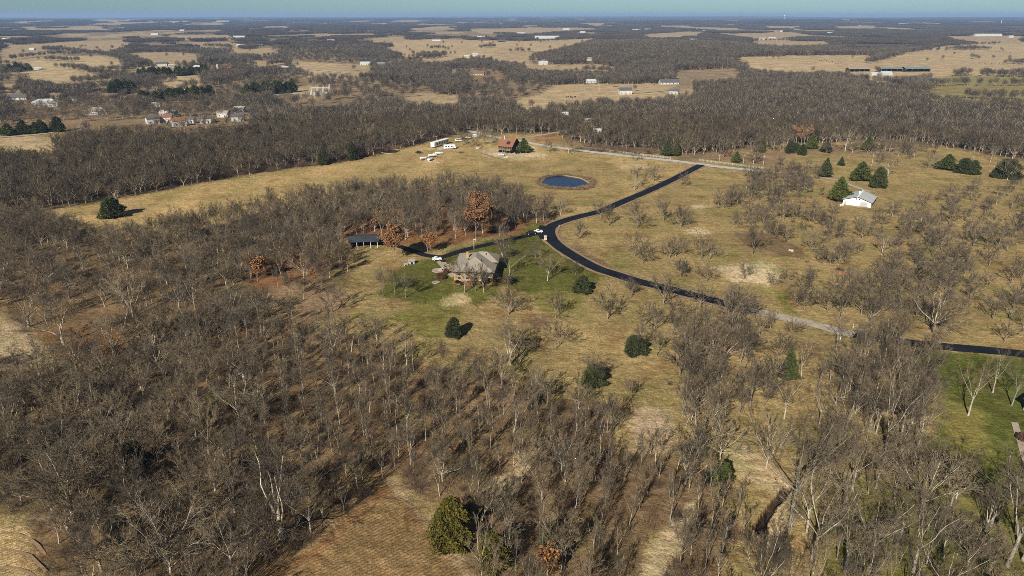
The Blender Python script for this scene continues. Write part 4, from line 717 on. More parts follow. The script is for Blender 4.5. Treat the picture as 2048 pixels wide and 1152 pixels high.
# ---------------------------------------------------------------- buildings
WALLS = {'w': FWHITE, 't': TANW, 'g': GREYW, 'r': REDM, 'b': BRICK, 'd': DWOOD}; ROOFS = {'g': GRYROOF, 'b': BRNROOF, 'o': ORROOF, 'w': WROOF, 'n': GREENR, 's': SHING, 'r': REDM}
def house(name, u, v, wpx, hw, rz, wall, roof, label, cat='house', style='gable', detail=True, depth=.62, group=None):
    """wpx: length in picture pixels; hw: eaves height in metres"""
    p = G(u, v); mm = ptm(u, v); W = wpx * mm; D = min(W * depth, 14 if W < 40 else 18); e = empty(name, p, RAD(rz), label, cat, group); CLEAR.append((p.x, p.y, max(W * .52 + 2, 8)))
    x0, x1, y0, y1 = -W / 2, W / 2, -D / 2, D / 2; rh = D * .28
    wm = WALLS[wall]
    if style == 'gable': MB().pent(x0, x1, y0, y1, -1, hw, hw + rh).build('wall', wm, e); MB().gable(x0 - .5, x1 + .5, y0 - .5, y1 + .5, hw - .5 * rh / (D / 2) + .22, rh * (1 + 1 / D), .2).build('roof', ROOFS[roof], e)
    elif style == 'hip': MB().box(x0, x1, y0, y1, -1, hw).build('wall', wm, e); MB().hip(x0 - .5, x1 + .5, y0 - .5, y1 + .5, hw + .2, rh).build('roof', ROOFS[roof], e)
    elif style == 'shed':
        MB().box(x0, x1, y1 - .3, y1, -1, hw).box(x0, x0 + .3, y0, y1 - .3, -1, hw).box(x1 - .3, x1, y0, y1 - .3, -1, hw).build('wall', wm, e); MB().gable(x0 - .5, x1 + .5, y0 - .6, y1 + .6, hw + .2, rh * .55, .2).build('roof', ROOFS[roof], e)
        for i in range(5): MB().box(x0 + .6 + (W - 1.5) * i / 4, x0 + .9 + (W - 1.5) * i / 4, y0, y0 + .3, -1, hw).build('post', WOOD, e)
    if detail and style != 'shed':
        n = max(2, int(W / 4.5))
        for i in range(n):
            x = x0 + (i + .5) * W / n
            if i == n // 2: MB().box(x - .5, x + .5, y0 - .06, y0, 0, 2.1).build('door', DWOOD, e)
            else:
                f = MB().box(x - .7, x + .7, y0 - .07, y0, .9, 2.2).build('window', CREAM, e); MB().box(x - .6, x + .6, y0 - .09, y0 - .07, 1.0, 2.1).build('pane', GLASS, f)
        if style == 'gable' and W > 9: MB().box(x0 + W * .3, x0 + W * .3 + .8, .3, 1.1, hw + rh * .5, hw + rh + .9).build('chimney', BRICK, e)
    return e
FH = [ # far houses: kind, u, v, px length, eaves, turn, wall, roof, label, category, style
 ('house', 41, 199, 26, 3, 8, 'w', 'g', 'white low house at far left, left of the biggest white house'), ('house', 94, 213, 40, 4.2, 12, 'w', 'w', 'biggest white house with pale hipped roof in the far left village', 'house', 'hip'), ('house', 113, 196, 22, 3, -8, 't', 'b', 'tan house with brown roof behind the biggest white house'),
 ('house', 147, 201, 16, 3, 5, 'w', 'g', 'little white house left of a second tiny white one'), ('house', 187, 201, 10, 3, 15, 'w', 'g', 'tiny white cottage between bare trees beside the brown-roofed house'), ('house', 222, 199, 30, 3.4, -12, 't', 'b', 'wide tan house with brown roof in the pines of the village'), ('house', 196, 228, 32, 3.2, 14, 'g', 's', 'grey low house with grey hip roof among village trees', 'house', 'hip'),
 ('house', 309, 182, 14, 3, 5, 't', 'g', 'tan cottage at the pine row, left of the red-roofed barn'), ('barn', 378, 188, 14, 5, 62, 'w', 'b', 'white gabled barn end beside the long red roof', 'barn'), ('barn', 397, 184, 22, 4, -6, 'd', 'r', 'dark barn with long red-brown roof behind the dark pine row', 'barn'), ('garage', 314, 213, 14, 2.8, 8, 'w', 'w', 'small garage with bright white roof above the new houses', 'garage'),
 ('shed', 338, 230, 26, 2.2, -4, 'w', 'w', 'long low white shed above the orange-roofed houses', 'shed'), ('house', 306, 247, 20, 5, 40, 'w', 'g', 'white two-storey house with steep gable left of the orange roofs'), ('house', 334, 244, 20, 5, 10, 'w', 'o', 'white house under bright orange roof, back one of the pair'), ('house', 359, 252, 22, 5.2, 35, 'w', 'o', 'white house under orange roof, front one of the pair'),
 ('house', 383, 246, 15, 4, -10, 'g', 'g', 'grey house with grey roof right of the orange pair'), ('house', 412, 246, 18, 4.5, 20, 'w', 'g', 'white house with grey roof, second right of the orange pair'), ('house', 448, 234, 20, 4.5, -5, 'w', 's', 'pale house with tan roof under bare trees in the village'), ('house', 477, 242, 22, 4.5, 15, 'w', 'g', 'white house at the right end of the village'), ('house', 480, 224, 18, 4, 0, 'g', 'w', 'grey house with white roof behind the village right end'),
 ('barn', 571, 139, 20, 4, 0, 'd', 'w', 'open barn with bright white roof on the far pasture', 'barn', 'shed'), ('house', 325, 132, 18, 4, 10, 'w', 'g', 'white farmhouse with grey roof above the dark hedge row'), ('garage', 343, 133, 8, 3, 40, 'w', 'w', 'small white outbuilding beside the white farmhouse', 'garage'), ('shed', 397, 137, 14, 3, -12, 'd', 'w', 'white-roofed dark shed near the tall silo', 'shed'), ('barn', 461, 145, 22, 4, 5, 'r', 'r', 'dark red barn right of the tall silo', 'barn'),
 ('shed', 77, 140, 10, 3, 20, 'w', 'w', 'single white shed at the edge of the far left field', 'shed'), ('house', 65, 100, 8, 3, 0, 'w', 'w', 'left white cottage of three in the far left pasture'), ('house', 90, 106, 8, 3, 10, 't', 'b', 'brown-roofed cottage in the far left pasture'), ('house', 117, 106, 6, 3, 0, 'w', 'g', 'right white cottage of three in the far left pasture'), ('house', 482, 93, 14, 3, -5, 't', 'w', 'low pale house on the far middle-left ridge'), ('house', 520, 93, 12, 3, 0, 'g', 'n', 'green-roofed house right of the low pale ridge house'),
 ('house', 548, 83, 12, 3, 0, 't', 'b', 'brown house on the far ridge beside dark pines'), ('house', 479, 76, 20, 4, 0, 'w', 'w', 'long white farm building on the upper left ridge', 'farm building'), ('house', 585, 91, 8, 3, 0, 'w', 'w', 'small white house right of the far ridge pines'), ('house', 663, 83, 14, 4, 10, 't', 's', 'pale house on the ridge at the wood corner'), ('house', 15, 80, 14, 4, 0, 'w', 'w', 'white farmhouse at the extreme left horizon woods'), ('house', 260, 41, 14, 5, 0, 'w', 'w', 'bright white building far off in the left horizon forest', 'building'),
 ('house', 350, 45, 16, 5, 0, 'w', 'w', 'bright white building in the middle of the left horizon forest', 'building'), ('house', 446, 43, 22, 5, 0, 'w', 'w', 'longest white building in the left horizon forest', 'building'), ('house', 310, 70, 12, 4, 0, 'w', 'w', 'pale house on the ridge above the far left pastures'), ('house', 365, 62, 8, 4, 0, 'w', 'w', 'lone white cottage in the far left-centre forest'),
 ('house', 731, 130, 18, 3, 4, 'w', 'w', 'low white house on the small pasture left of the green-roofed one'), ('house', 764, 132, 18, 4, -8, 'g', 'n', 'grey house with green roof at the end of a small pasture'), ('house', 780, 129, 10, 4, 30, 'w', 'n', 'narrow white house right beside the green-roofed grey house'), ('house', 934, 115, 10, 3, 0, 't', 'w', 'tan cottage left of a white farmhouse below the wide pasture'), ('house', 950, 112, 10, 4, 12, 'w', 'w', 'white farmhouse among bare trees below the wide pasture'),
 ('house', 1086, 129, 16, 4, 8, 'w', 'w', 'white house in front of the wooded hill'), ('house', 1178, 121, 14, 4, 20, 'w', 's', 'pale house part hidden at the foot of the wooded hill'), ('house', 958, 150, 20, 3, -5, 't', 'b', 'tan house with brown roof amid the middle woods'), ('house', 908, 147, 10, 4, 0, 'w', 'b', 'pale house left of the tan one amid the middle woods'), ('house', 1181, 166, 20, 3, 6, 'w', 'w', 'long white house at the top of the cattle pasture'),
 ('house', 1250, 188, 24, 5, 4, 'w', 'g', 'white two-storey house with dark roof on the cattle pasture'), ('house', 1337, 168, 34, 3, 3, 'w', 'g', 'long white ranch house with grey roof behind the cattle pasture'), ('house', 1348, 188, 16, 4, -20, 'g', 'g', 'grey house at the right end of the cattle pasture'), ('house', 1129, 235, 14, 4, 0, 'w', 'w', 'white shed glimpsed inside the wood above the main road', 'shed'), ('house', 1177, 246, 16, 3, 10, 'w', 's', 'pale house deep in the bare wood, right of the white shed'), ('house', 1194, 267, 14, 3, 0, 't', 'w', 'pale low cabin in the wood near the side lane', 'cabin'),
 ('hall', 1094, 77, 46, 6, 0, 'w', 'w', 'longest white hall on the far plain', 'hall'), ('hall', 962, 76, 14, 5, 0, 'w', 'w', 'white hall left on the far plain beyond the wide pasture', 'hall'), ('house', 873, 82, 16, 4, 0, 'w', 's', 'pale farmhouse at the left end of the wide pasture'), ('house', 968, 84, 20, 4, 5, 'b', 'b', 'brown house at the upper edge of the wide pasture'), ('house', 1003, 84, 14, 4, -5, 'd', 'g', 'dark house at the upper edge of the wide pasture'), ('hall', 1042, 69, 16, 5, 0, 'w', 'w', 'white hall behind the longest one', 'hall'),
 ('hall', 1272, 62, 16, 6, 0, 'w', 'w', 'left of two white halls near the far centre horizon', 'hall'), ('hall', 1295, 61, 12, 6, 0, 'w', 'w', 'right of two white halls near the far centre horizon', 'hall'), ('house', 1132, 60, 12, 5, 0, 'w', 'w', 'white building on the far strip of pasture, centre', 'building'), ('house', 1165, 66, 10, 5, 0, 'g', 'w', 'grey building with white roof on the far centre plain', 'building'),
 ('house', 1386, 82, 14, 4, 0, 'w', 'w', 'white house at the left end of the right far plain'), ('house', 1420, 81, 11, 4, 8, 'w', 'w', 'white house beside pines on the right far plain'), ('house', 1409, 64, 7, 5, 0, 'w', 'w', 'small bright house on the narrow far pasture'), ('house', 1524, 79, 12, 4, -6, 'w', 's', 'left pale house of two in the tree group on the right far plain'), ('house', 1543, 78, 12, 4, 6, 'w', 'w', 'right pale house of two in the tree group on the right far plain'), ('house', 1565, 64, 9, 5, 0, 'w', 'w', 'small white house behind the tree group on the right plain'),
 ('house', 1659, 68, 10, 4, 0, 'w', 'w', 'white house left of the tree rows on the right far plain'), ('hall', 1975, 72, 42, 5, 0, 'w', 'w', 'long white poultry hall at the far right', 'hall'), ('house', 2021, 75, 7, 5, 0, 'w', 'w', 'tiny white house right of the long poultry hall'), ('house', 1807, 48, 18, 5, 0, 'w', 'w', 'white building in the right horizon forest', 'building'), ('house', 1692, 41, 12, 5, 0, 'w', 'w', 'pale building in the centre of the right horizon forest', 'building'),
 ('shed', 1715, 143, 36, 4.5, 2, 'd', 's', 'left open farm shed with dull roof on the cattle farm', 'farm shed', 'shed'), ('shed', 1779, 143, 36, 5, 0, 'd', 'n', 'middle open farm shed with green roof on the cattle farm', 'farm shed', 'shed'), ('shed', 1830, 143, 40, 5, -2, 'd', 'n', 'right open farm shed with green roof on the cattle farm', 'farm shed', 'shed'),
 ('barn', 1770, 153, 18, 5, 6, 'w', 'w', 'white boxy barn in front of the middle green shed', 'barn'), ('shed', 1748, 151, 12, 3, 0, 'w', 'w', 'small pale lean-to left of the white boxy barn', 'shed')]
for h in FH:
    h = list(h) + (['house'] if len(h) < 10 else []) ; h = h + (['gable'] if len(h) < 11 else [])
    house(h[0] if h[0] != 'house' or h[9] in ('house', 'farmhouse') else h[9].replace(' ', '_'), h[1], h[2], h[3], h[4], h[5], h[6], h[7], h[8], h[9], h[10], detail=h[2] > 120 and h[3] > 13)
def silo(u, v, hp, wp, label):
    p = G(u, v); mm = ptm(u, v); e = empty('silo', p, 0, label, 'silo'); r = wp * mm / 2; h = hp * mm
    MB().lathe((0, 0, 0), [(r, -1), (r, h)], 14).build('tank', TANW, e); MB().lathe((0, 0, h), [(r * 1.03, 0), (r * .8, r * .5), (r * .1, r * .75)], 14).build('dome', WROOF, e)
silo(437, 146, 13, 4.5, 'tall tan silo beside the dark red barn')
def water_tower(u, v, hp, label):
    p = G(u, v); mm = ptm(u, v); h = hp * mm; e = empty('water_tower', p, 0, label, 'water tower')
    MB().lathe((0, 0, 0), [(h * .16, 0), (h * .07, h * .15), (h * .06, h * .6), (h * .1, h * .68)], 12).build('column', WHITE, e); MB().lathe((0, 0, h * .68), [(h * .1, 0), (h * .22, h * .08), (h * .24, h * .18), (h * .16, h * .28), (h * .02, h * .32)], 16).build('tank', WHITE, e)
water_tower(1568, 39, 7, 'pale water tower standing out on the right horizon')
def mast(u, v, hp, label):
    p = G(u, v); mm = ptm(u, v); h = hp * mm; b = MB()
    for a in range(3): b.tube((h * .07 * cos(a * 2.1), h * .07 * sin(a * 2.1), 0), (0, 0, h), h * .014, h * .01, 5)
    o = b.build('radio_mast', WHITE); o.location = p; tag(o, label, 'mast')
mast(2002, 48, 7, 'thin pale lattice mast in the far right forest')
# --- the brick house
def brick_house():
    p0 = G(908, 561); p1 = G(986, 563); d = (p1 - p0); W = d.length; rz = math.atan2(d.y, d.x); e = empty('brick_house', p0, rz, 'tan brick ranch house with grey shingle hip roof on the green lawn', 'house'); D = 20.0; H = 3.5
    MB().box(0, W, 0, D, -.5, H).build('wall', BRICK, e); r = MB().hip(-.7, W + .7, -.7, D + .7, H + .25, 3.4, .28).build('roof', SHING, e)
    MB().box(-.75, W + .75, -.75, -.70, H - .06, H + .27).box(W + .70, W + .75, -.7, D + .7, H - .06, H + .27).box(-.75, -.70, -.7, D + .7, H - .06, H + .27).build('fascia', TRIM, e)
    MB().box(4.2, W + .5, 9.5, 17.5, -.4, H + .3).build('wing_wall', BRICK, e); MB().hip(3.4, W + 1.3, 8.7, 18.3, H + 1.0, 2.7, .3).build('wing_roof', SHING, e); MB().box(3.4, W + 1.3, 8.62, 8.70, H + .5, H + 1.0).box(W + 1.3, W + 1.36, 8.7, 18.3, H + .5, H + 1.0).build('wing_fascia', TRIM, e)
    MB().box(3.6, 4.5, 9.5, 10.4, H + 2, H + 4.6).build('chimney', BRICK, r); MB().box(8.4, 9.4, 7.6, 8.4, H + 1.2, H + 2.2).build('skylight', WHITE, r)
    for x, y in ((5, 6), (10, 5), (11, 12)): MB().lathe((x, y, H + 2.0), [(.16, 0), (.16, 1.5)], 8).build('vent', TRIM, r)
    for x in (2.0, 5.0, 8.4, 11.2, W - 1.5):
        for z, h in ((.5, 1.1), (2.1, 1.0)):
            f = MB().box(x - .75, x + .75, -.07, 0, z, z + h).build('window', CREAM, e); MB().box(x - .63, x + .63, -.1, -.07, z + .12, z + h - .12).build('pane', GLASS, f)
    for y in (3, 7.5, 15, 18.5):
        f = MB().box(-.07, 0, y - .8, y + .8, 1.2, 2.9).build('window', CREAM, e); MB().box(-.1, -.07, y - .66, y + .66, 1.32, 2.78).build('pane', GLASS, f)
    f = MB().box(-.08, 0, 10.6, 13.2, .2, 3.0).build('patio_door', CREAM, e); MB().box(-.11, -.08, 10.75, 13.05, .35, 2.9).build('pane', GLASS, f)
    f = MB().box(9.6, 10.6, -.08, 0, -.1, .65).build('door', CREAM, e)
    dk = MB().box(-3.4, -.12, 7, 12.4, 1.35, 1.55).build('deck', WOOD, e)
    for x, y in ((-3.3, 7.1), (-3.3, 12.2), (-1.7, 7.1)): MB().box(x - .08, x + .08, y - .08, y + .08, -.3, 2.5).build('post', CREAM, dk)
    MB().box(-3.4, -.12, 6.98, 7.04, 2.4, 2.5).box(-3.44, -3.38, 7, 9.5, 2.4, 2.5).build('railing', CREAM, dk)
    st = MB()
    for k in range(7): st.box(-3.4 - .42 * (k + 1), -3.4 - .42 * k, 9.6, 11.8, 1.35 - .2 * k - .12, 1.35 - .2 * k)
    st.build('stair', WOOD, e)
    for y in (9.5, 11.9):
        b = MB(); b.tube((-3.4, y, 2.3), (-6.4, y, .85), .05, .05, 6); b.tube((-6.4, y, 0), (-6.4, y, .9), .05, .05, 6); b.build('handrail', CREAM, e)
    MB().box(W + .1, W + 1.8, 1.0, 8.6, -.2, .16).build('porch_slab', CONC, e)
brick_house()
def disc(name, u, v, rp, m, label, cat, dz=.17, sq=1, h=.18):
    p = G(u, v); r = rp * ptm(u, v); o = MB().lathe((0, 0, 0), [(r, -.2), (r, h), (r * .94, h + .03)], 22).build(name, m); o.location = p; tag(o, label, cat); return o, r
o, r = disc('fire_pit_patio', 877, 541, 13, CONC, 'round pale paved patio left of the brick house', 'patio')
o.name = 'patio'; pit = empty('fire_pit', G(880, 540.5, .2), 0, 'small dark stone fire pit on the round patio', 'fire pit')
MB().lathe((0, 0, 0), [(.9, 0), (.9, .4), (.6, .42), (.55, .1)], 12).build('stone_ring', STONE, pit); MB().lathe((0, 0, .05), [(.54, 0), (.5, .08)], 10).build('ash_bed', DARK, pit)
disc('patio', 872, 565, 8, CONC, 'small round paved seat spot in front left of the house', 'patio')
def slab(name, pts, m, label, cat, h=.15):
    b = MB(); P = [G(*q) for q in pts]; n = len(P); b.add([(q.x, q.y, q.z - .2) for q in P] + [(q.x, q.y, q.z + h) for q in P], [tuple(range(n)), tuple(range(2 * n - 1, n - 1, -1))] + [(i, (i + 1) % n, n + (i + 1) % n, n + i) for i in range(n)])
    o = b.build(name, m); bm = bmesh.new(); bm.from_mesh(o.data); bmesh.ops.recalc_face_normals(bm, faces=bm.faces); bm.to_mesh(o.data); bm.free()
    if cat: tag(o, label, cat)
    else: o['kind'] = 'structure'
    return o
slab('terrace', [(873, 524), (889, 521), (912, 552), (903, 556)], CONC, '', None)
slab('walkway', [(985, 519), (989, 518), (996, 532), (991, 537), (988, 535), (992, 531)], CONC, '', None)
slab('mulch_bed', [(902, 566), (910, 562), (986, 565), (1010, 560), (1012, 564), (988, 571), (930, 572)], BRN, '', None, .06)
def shrub(u, v, rp, label, seed, m=SHRUB, group='shrubs round the brick house'):
    p = G(u, v); r = rp * ptm(u, v); rg = np.random.default_rng(seed); P = rg.normal(0, 1, (1100, 3)); P /= np.linalg.norm(P, axis=1, keepdims=True); lump = 1 + .18 * np.sin(3 * P[:, 0] * 2 + seed) * np.cos(4 * P[:, 1]); P = P * np.array([r, r, r * .85]) * lump[:, None] * rg.uniform(.75, 1, (1100, 1)) + np.array([0, 0, r * .7])
    d = rg.normal(0, 1, (1100, 3)); d /= np.linalg.norm(d, axis=1, keepdims=True); s = np.cross(d, rg.normal(0, 1, (1100, 3))); s /= np.linalg.norm(s, axis=1, keepdims=True); V = np.stack([P - s * .14, P + d * .2, P + s * .14, P - d * .08], 1).reshape(-1, 3)
    e = empty('shrub', p, 0, label, 'shrub', group); o = bpy.data.objects.new('foliage', mesh_np('foliage', V, np.arange(len(V)).reshape(-1, 4), [m])); COL.objects.link(o); o.parent = e
    b = MB()
    for k in range(4): b.tube((0, 0, -.1), (r * .5 * cos(k * 1.6), r * .5 * sin(k * 1.6), r), .05, .02, 5)
    b.build('stem', BARK, e)
SHR = mat('reddish_shrub', (.12, .05, .03), (.06, .03, .02), 1.5, .9); SHG = mat('evergreen_shrub', (.03, .04, .018), (.016, .022, .011), 1.5, .9)
for i, (u, v, r, m, l) in enumerate(((893, 547, 6.5, SHR, 'reddish shrub between the round patio and the stairs'), (880, 556, 7, SHR, 'reddish shrub above the small round seat spot'), (886, 558, 6, SHR, 'dark reddish shrub nearest the stair foot'), (915, 566, 4, SHRUB, 'brown round shrub at the left front corner of the house'), (925, 570, 4, SHRUB, 'brown shrub left of the tree before the house'), (950, 571, 4, SHG, 'low green shrub in the mulch right of the front tree'),
    (966, 567, 5, SHRUB, 'dark round shrub under the right front windows'), (975, 566, 4.5, SHG, 'dark green shrub second from the right front corner'), (990, 563, 5, SHR, 'reddish ball shrub at the right front house corner'), (985, 533, 5.5, SHG, 'dark shrub on the right side of the house by the curved walk'), (980, 514, 4.5, SHG, 'dark green conical shrub at the back right house corner'), (886, 524, 3.5, SHRUB, 'small dark shrub at the left back house corner'), (1020, 566, 9, SHRUB, 'wide reddish-grey shrub on bare soil right of the house'), (891, 536, 4.2, SHG, 'slim evergreen shrub on the terrace edge'))):
    shrub(u, v, r, l, 500 + i, m)
# --- white barn
def white_barn():
    a = G(1685, 408); b = G(1741, 415.5); c = G(1758.5, 404.5); d = b - a; W = d.length; rz = math.atan2(d.y, d.x); D = (c - b).length * 1.02; e = empty('barn', a, rz, 'white metal barn with pale low-pitched roof among orchard trees', 'barn'); CLEAR.append((a.x, a.y, 20))
    He, Hr = 2.7, 4.9
    b_ = MB(); vs = []
    for y in (0, D): vs += [(0, y, -.5), (W, y, -.5), (W, y, He), (W / 2, y, Hr), (0, y, He)]
    b_.add(vs, [(0, 1, 2, 3, 4), (9, 8, 7, 6, 5), (1, 6, 7, 2), (2, 7, 8, 3), (3, 8, 9, 4), (4, 9, 5, 0), (0, 5, 6, 1)]); b_.build('wall', WHITE, e)
    def slab_(x0, z0, x1, z1, nm):
        q = MB(); t = .16; q.add([(x0, -.5, z0), (x1, -.5, z1), (x1, D + .5, z1), (x0, D + .5, z0), (x0, -.5, z0 + t), (x1, -.5, z1 + t), (x1, D + .5, z1 + t), (x0, D + .5, z0 + t)], [(0, 3, 2, 1), (4, 5, 6, 7), (0, 1, 5, 4), (1, 2, 6, 5), (2, 3, 7, 6), (3, 0, 4, 7)]); return q.build(nm, WROOF, e)
    sl_ = (Hr - He) / (W / 2); slab_(-.6, He - .6 * sl_ + .03, W / 2, Hr + .03, 'roof'); rf = slab_(W / 2 + .003, Hr + .03, W + .6, He - .6 * sl_ + .03, 'roof')
    MB().box(W / 2 - .3, W / 2 + .3, -.5, D + .5, Hr + .17, Hr + .26).build('ridge_cap', WHITE, rf); MB().box(W / 2 - .9, W / 2 - .1, D * .55, D * .55 + .9, Hr - .1, Hr + 1.0).build('vent', WHITE, rf)
    q = MB(); q.tube((-.6, -.55, He - .6 * sl_), (W / 2, -.55, Hr), .12, .12, 6); q.tube((W / 2, -.55, Hr), (W + .6, -.55, He - .6 * sl_), .12, .12, 6); q.build('bargeboard', TRIM, e); MB().box(W + .55, W + .68, -.5, D + .5, He - .6 * sl_ - .4, He - .6 * sl_ + .06).build('eave_board', TRIM, e)
    for x in (W * .46, W * .57): f = MB().box(x - .3, x + .3, -.05, 0, 3.3, 3.95).build('window', TRIM, e); MB().box(x - .22, x + .22, -.07, -.05, 3.38, 3.87).build('pane', GLASS, f)
    for x in (1.2,): f = MB().box(x - .5, x + .5, -.06, 0, 0, 2.1).build('door', GREYW, e); MB().box(x + .3, x + .38, -.1, -.06, .95, 1.1).build('handle', TRIM, f)
    MB().box(W * .62, W * .88, -.06, 0, 0, 2.5).build('roller_door', GREYW, e); MB().box(W, W + .06, D * .3, D * .72, 0, 2.2).build('roller_door', GREYW, e)
white_barn()
tank = empty('propane_tank', G(1683, 413), .3, 'small white tank on legs at the left corner of the white barn', 'tank')
b = MB(); b.tube((-.9, 0, .8), (.9, 0, .8), .45, .45, 12); b.build('tank', WHITEP, tank)
for x in (-.6, .6): MB().box(x - .08, x + .08, -.3, .3, 0, .5).build('leg', GREYW, tank)
# --- rust-roofed house
def rust_house():
    a = G(997, 304); b = G(1021, 307); d = b - a; W = d.length * 1.05; rz = math.atan2(d.y, d.x) + .1; e = empty('log_house', a, rz, 'dark timber house with steep rust-coloured roof and front deck', 'house'); CLEAR.append((a.x, a.y, 22)); D = 12.5; H = 5.0; RH = 4.8
    MB().pent(0, W, 0, D, -.5, H, H + RH).build('wall', DWOOD, e); rf = MB().gable(-.7, W + .7, -.8, D + .8, H - .4, RH * 1.14, .22).build('roof', ORROOF, e); MB().box(2.2, 3.3, 4.4, 5.5, H + 2.5, H + RH + 1.5).build('chimney', STONE, rf)
    dm = MB().pent(W * .55, W * .78, 1.0, 4.2, H + .3, H + 2.0, H + 2.9).build('dormer', DWOOD, rf); MB().box(W * .58, W * .75, .93, 1.0, H + .9, H + 1.8).build('pane', GLASS, dm)
    dk = MB().box(-1.0, W + .3, -3.4, -.03, 2.35, 2.55).build('deck', WOOD, e); MB().box(-1, W + .3, -3.42, -3.36, 3.3, 3.42).build('railing', WOOD, dk)
    for i in range(5): MB().box(-.9 + (W + .9) * i / 4, -.7 + (W + .9) * i / 4, -3.4, -3.2, -.3, 3.3).build('post', WOOD, dk)
    for i in range(4):
        x = 1.2 + i * (W - 2.4) / 3; f = MB().box(x - .7, x + .7, -.06, 0, 2.9, 4.4).build('window', TANW, e); MB().box(x - .58, x + .58, -.09, -.06, 3.0, 4.3).build('pane', GLASS, f)
    MB().box(W * .4, W * .4 + 1, -.06, 0, .0, 2.1).build('door', TANW, e)
    for y in (3.5, 7.5): f = MB().box(W, W + .06, y - .6, y + .6, 3, 4.3).build('window', TANW, e); MB().box(W + .06, W + .09, y - .5, y + .5, 3.1, 4.2).build('pane', GLASS, f)
rust_house()
# --- dark-roofed shed left of the brick house
def long_shed():
    p = G(728, 497); mm = ptm(728, 497); W = 56 * mm; e = empty('shed', p, RAD(7), 'long open shed with low dark roof in the trees left of the house', 'shed'); D = 9
    MB().box(-W / 2, W / 2, D - .25, D, -.5, 3.2).box(-W / 2, -W / 2 + .25, 0, D - .25, -.5, 3.0).build('wall', GREYW, e); MB().gable(-W / 2 - .4, W / 2 + .4, -.5, D + .5, 3.3, 1.0, .25).build('roof', mat('dark_metal_roof', (.055, .06, .07), (.04, .045, .05), .5, .5), e)
    for i in range(5): MB().box(-W / 2 + .3 + (W - .8) * i / 4, -W / 2 + .5 + (W - .8) * i / 4, .0, .2, -.3, 3.1).build('post', CREAM, e)
long_shed()
hut = empty('dog_kennel', G(823, 527), RAD(18), 'small grey kennel hut on the lawn left of the house', 'hut'); MB().pent(-1.1, 1.1, -.9, .9, -.1, 1.4, 1.9).build('wall', GREYW, hut); MB().gable(-1.3, 1.3, -1.1, 1.1, 1.4, .6, .1).build('roof', SHING, hut); MB().box(-.35, .35, -.95, -.9, 0, .9).build('door', DARK, hut)
cb = empty('garden_bench', G(812, 531), RAD(30), 'pale garden seat left of the grey kennel hut', 'bench'); MB().box(-.8, .8, -.25, .25, .42, .5).build('seat', GREYW, cb); MB().box(-.8, .8, .26, .32, .42, 1.0).build('backrest', GREYW, cb)
for x in (-.7, .7): MB().box(x - .05, x + .05, -.25, .25, 0, .42).build('leg', WHITEP, cb)
# --- house at the right edge
def edge_house():
    p = G(2047, 850); e = empty('house', (p.x + 10.6, p.y - 1.5, p.z), RAD(96), 'dark-roofed house cut off by the right edge beside the lawn', 'house'); MB().pent(-9, 9, -4, 5, -.5, 3.3, 6.0).build('wall', GREYW, e); MB().gable(-9.6, 9.6, -4.6, 5.6, 3.15, 3.0, .25).build('roof', mat('black_shingles', (.022, .022, .025), (.015, .015, .017), 2, .85), e)
    for x in (-6, -2, 2, 6): f = MB().box(x - .8, x + .8, 5, 5.07, 1, 2.4).build('window', CREAM, e); MB().box(x - .66, x + .66, 5.07, 5.1, 1.12, 2.28).build('pane', GLASS, f)
    MB().box(3.4, 4.4, 5, 5.06, 0, 2.1).build('door', CREAM, e)
    for x in (-9, -5, -1): MB().box(x + .1, x + .35, 6.4, 6.65, -.2, 3.0).build('porch_post', WHITE, e)
edge_house(); slab('terrace', [(2022, 845), (2036, 846), (2060, 930), (2048, 936)], CONC, '', None)
shrub(2043, 880, 8, 'reddish leaf-littered shrub by the terrace at the right edge', 540, SHR, 'shrubs by the right edge')
# --- vehicles, trailers and yard clutter
def car(u, v, rz, paint, label, cat='car', van=False, L=4.6, name='parked_car'):
    e = empty(name, G(u, v, .2), RAD(rz), label, cat); h = L / 2
    MB().frus(-h, h, -.92, .92, .38, .98, .12, .08).build('body', paint, e, .06)
    if van: MB().frus(-h + .05, h - 1.0, -.9, .9, .98, 2.1, .12, .1).build('cabin', paint, e, .05); MB().frus(-h + .4, h - 1.1, -.93, .93, 1.2, 1.75, .1, .06).build('window', GLASS, e)
    else: MB().frus(-h + .7, h - 1.2, -.84, .84, .98, 1.55, .5, .14).build('cabin', paint, e, .05); MB().frus(-h + .86, h - 1.36, -.86, .86, 1.04, 1.42, .36, .1).build('window', GLASS, e)
    for x in (-h + .85, h - .85):
        for y in (-.86, .86):
            q = MB(); q.tube((x, y - .11, .33), (x, y + .11, .33), .34, .34, 14); wl = q.build('wheel', TYRE, e); q = MB(); q.tube((x, y * 1.135 - .02, .33), (x, y * 1.135 + .02, .33), .19, .19, 10); q.build('rim', CHROME, wl)
    for y in (-.6, .6): MB().box(h - .04, h + .03, y - .2, y + .2, .62, .8).build('headlight', CHROME, e)
    return e
car(1063, 469, 12, BLACKP, 'black car parked on the driveway near its fork', L=5.0); 
car(1077, 466, 15, WHITEP, 'small white car right behind the black one at the fork', L=3.8)
car(838, 307, 8, BLACKP, 'black car by the woodland pond at the meadow top', L=5.2); car(917, 283, 12, WHITEP, 'white van, leftmost of the vehicles under bare trees above the meadow', 'van', True, 5.6, 'parked_van'); car(928, 279, 10, BLACKP, 'dark car between white vehicles above the meadow'); car(936, 277, 14, WHITEP, 'white car between the two white vans above the meadow'); car(952, 274, 12, WHITEP, 'white van nearest the main road above the meadow', 'van', True, 6.0, 'parked_van')
car(874, 521, 12, WHITEP, 'small white car at the left back corner of the brick house', L=3.8)
car(1036, 307, 40, BLACKP, 'dark car right of the rust-roofed house'); car(1002, 312, 5, WHITEP, 'white car in front of the rust-roofed house deck')
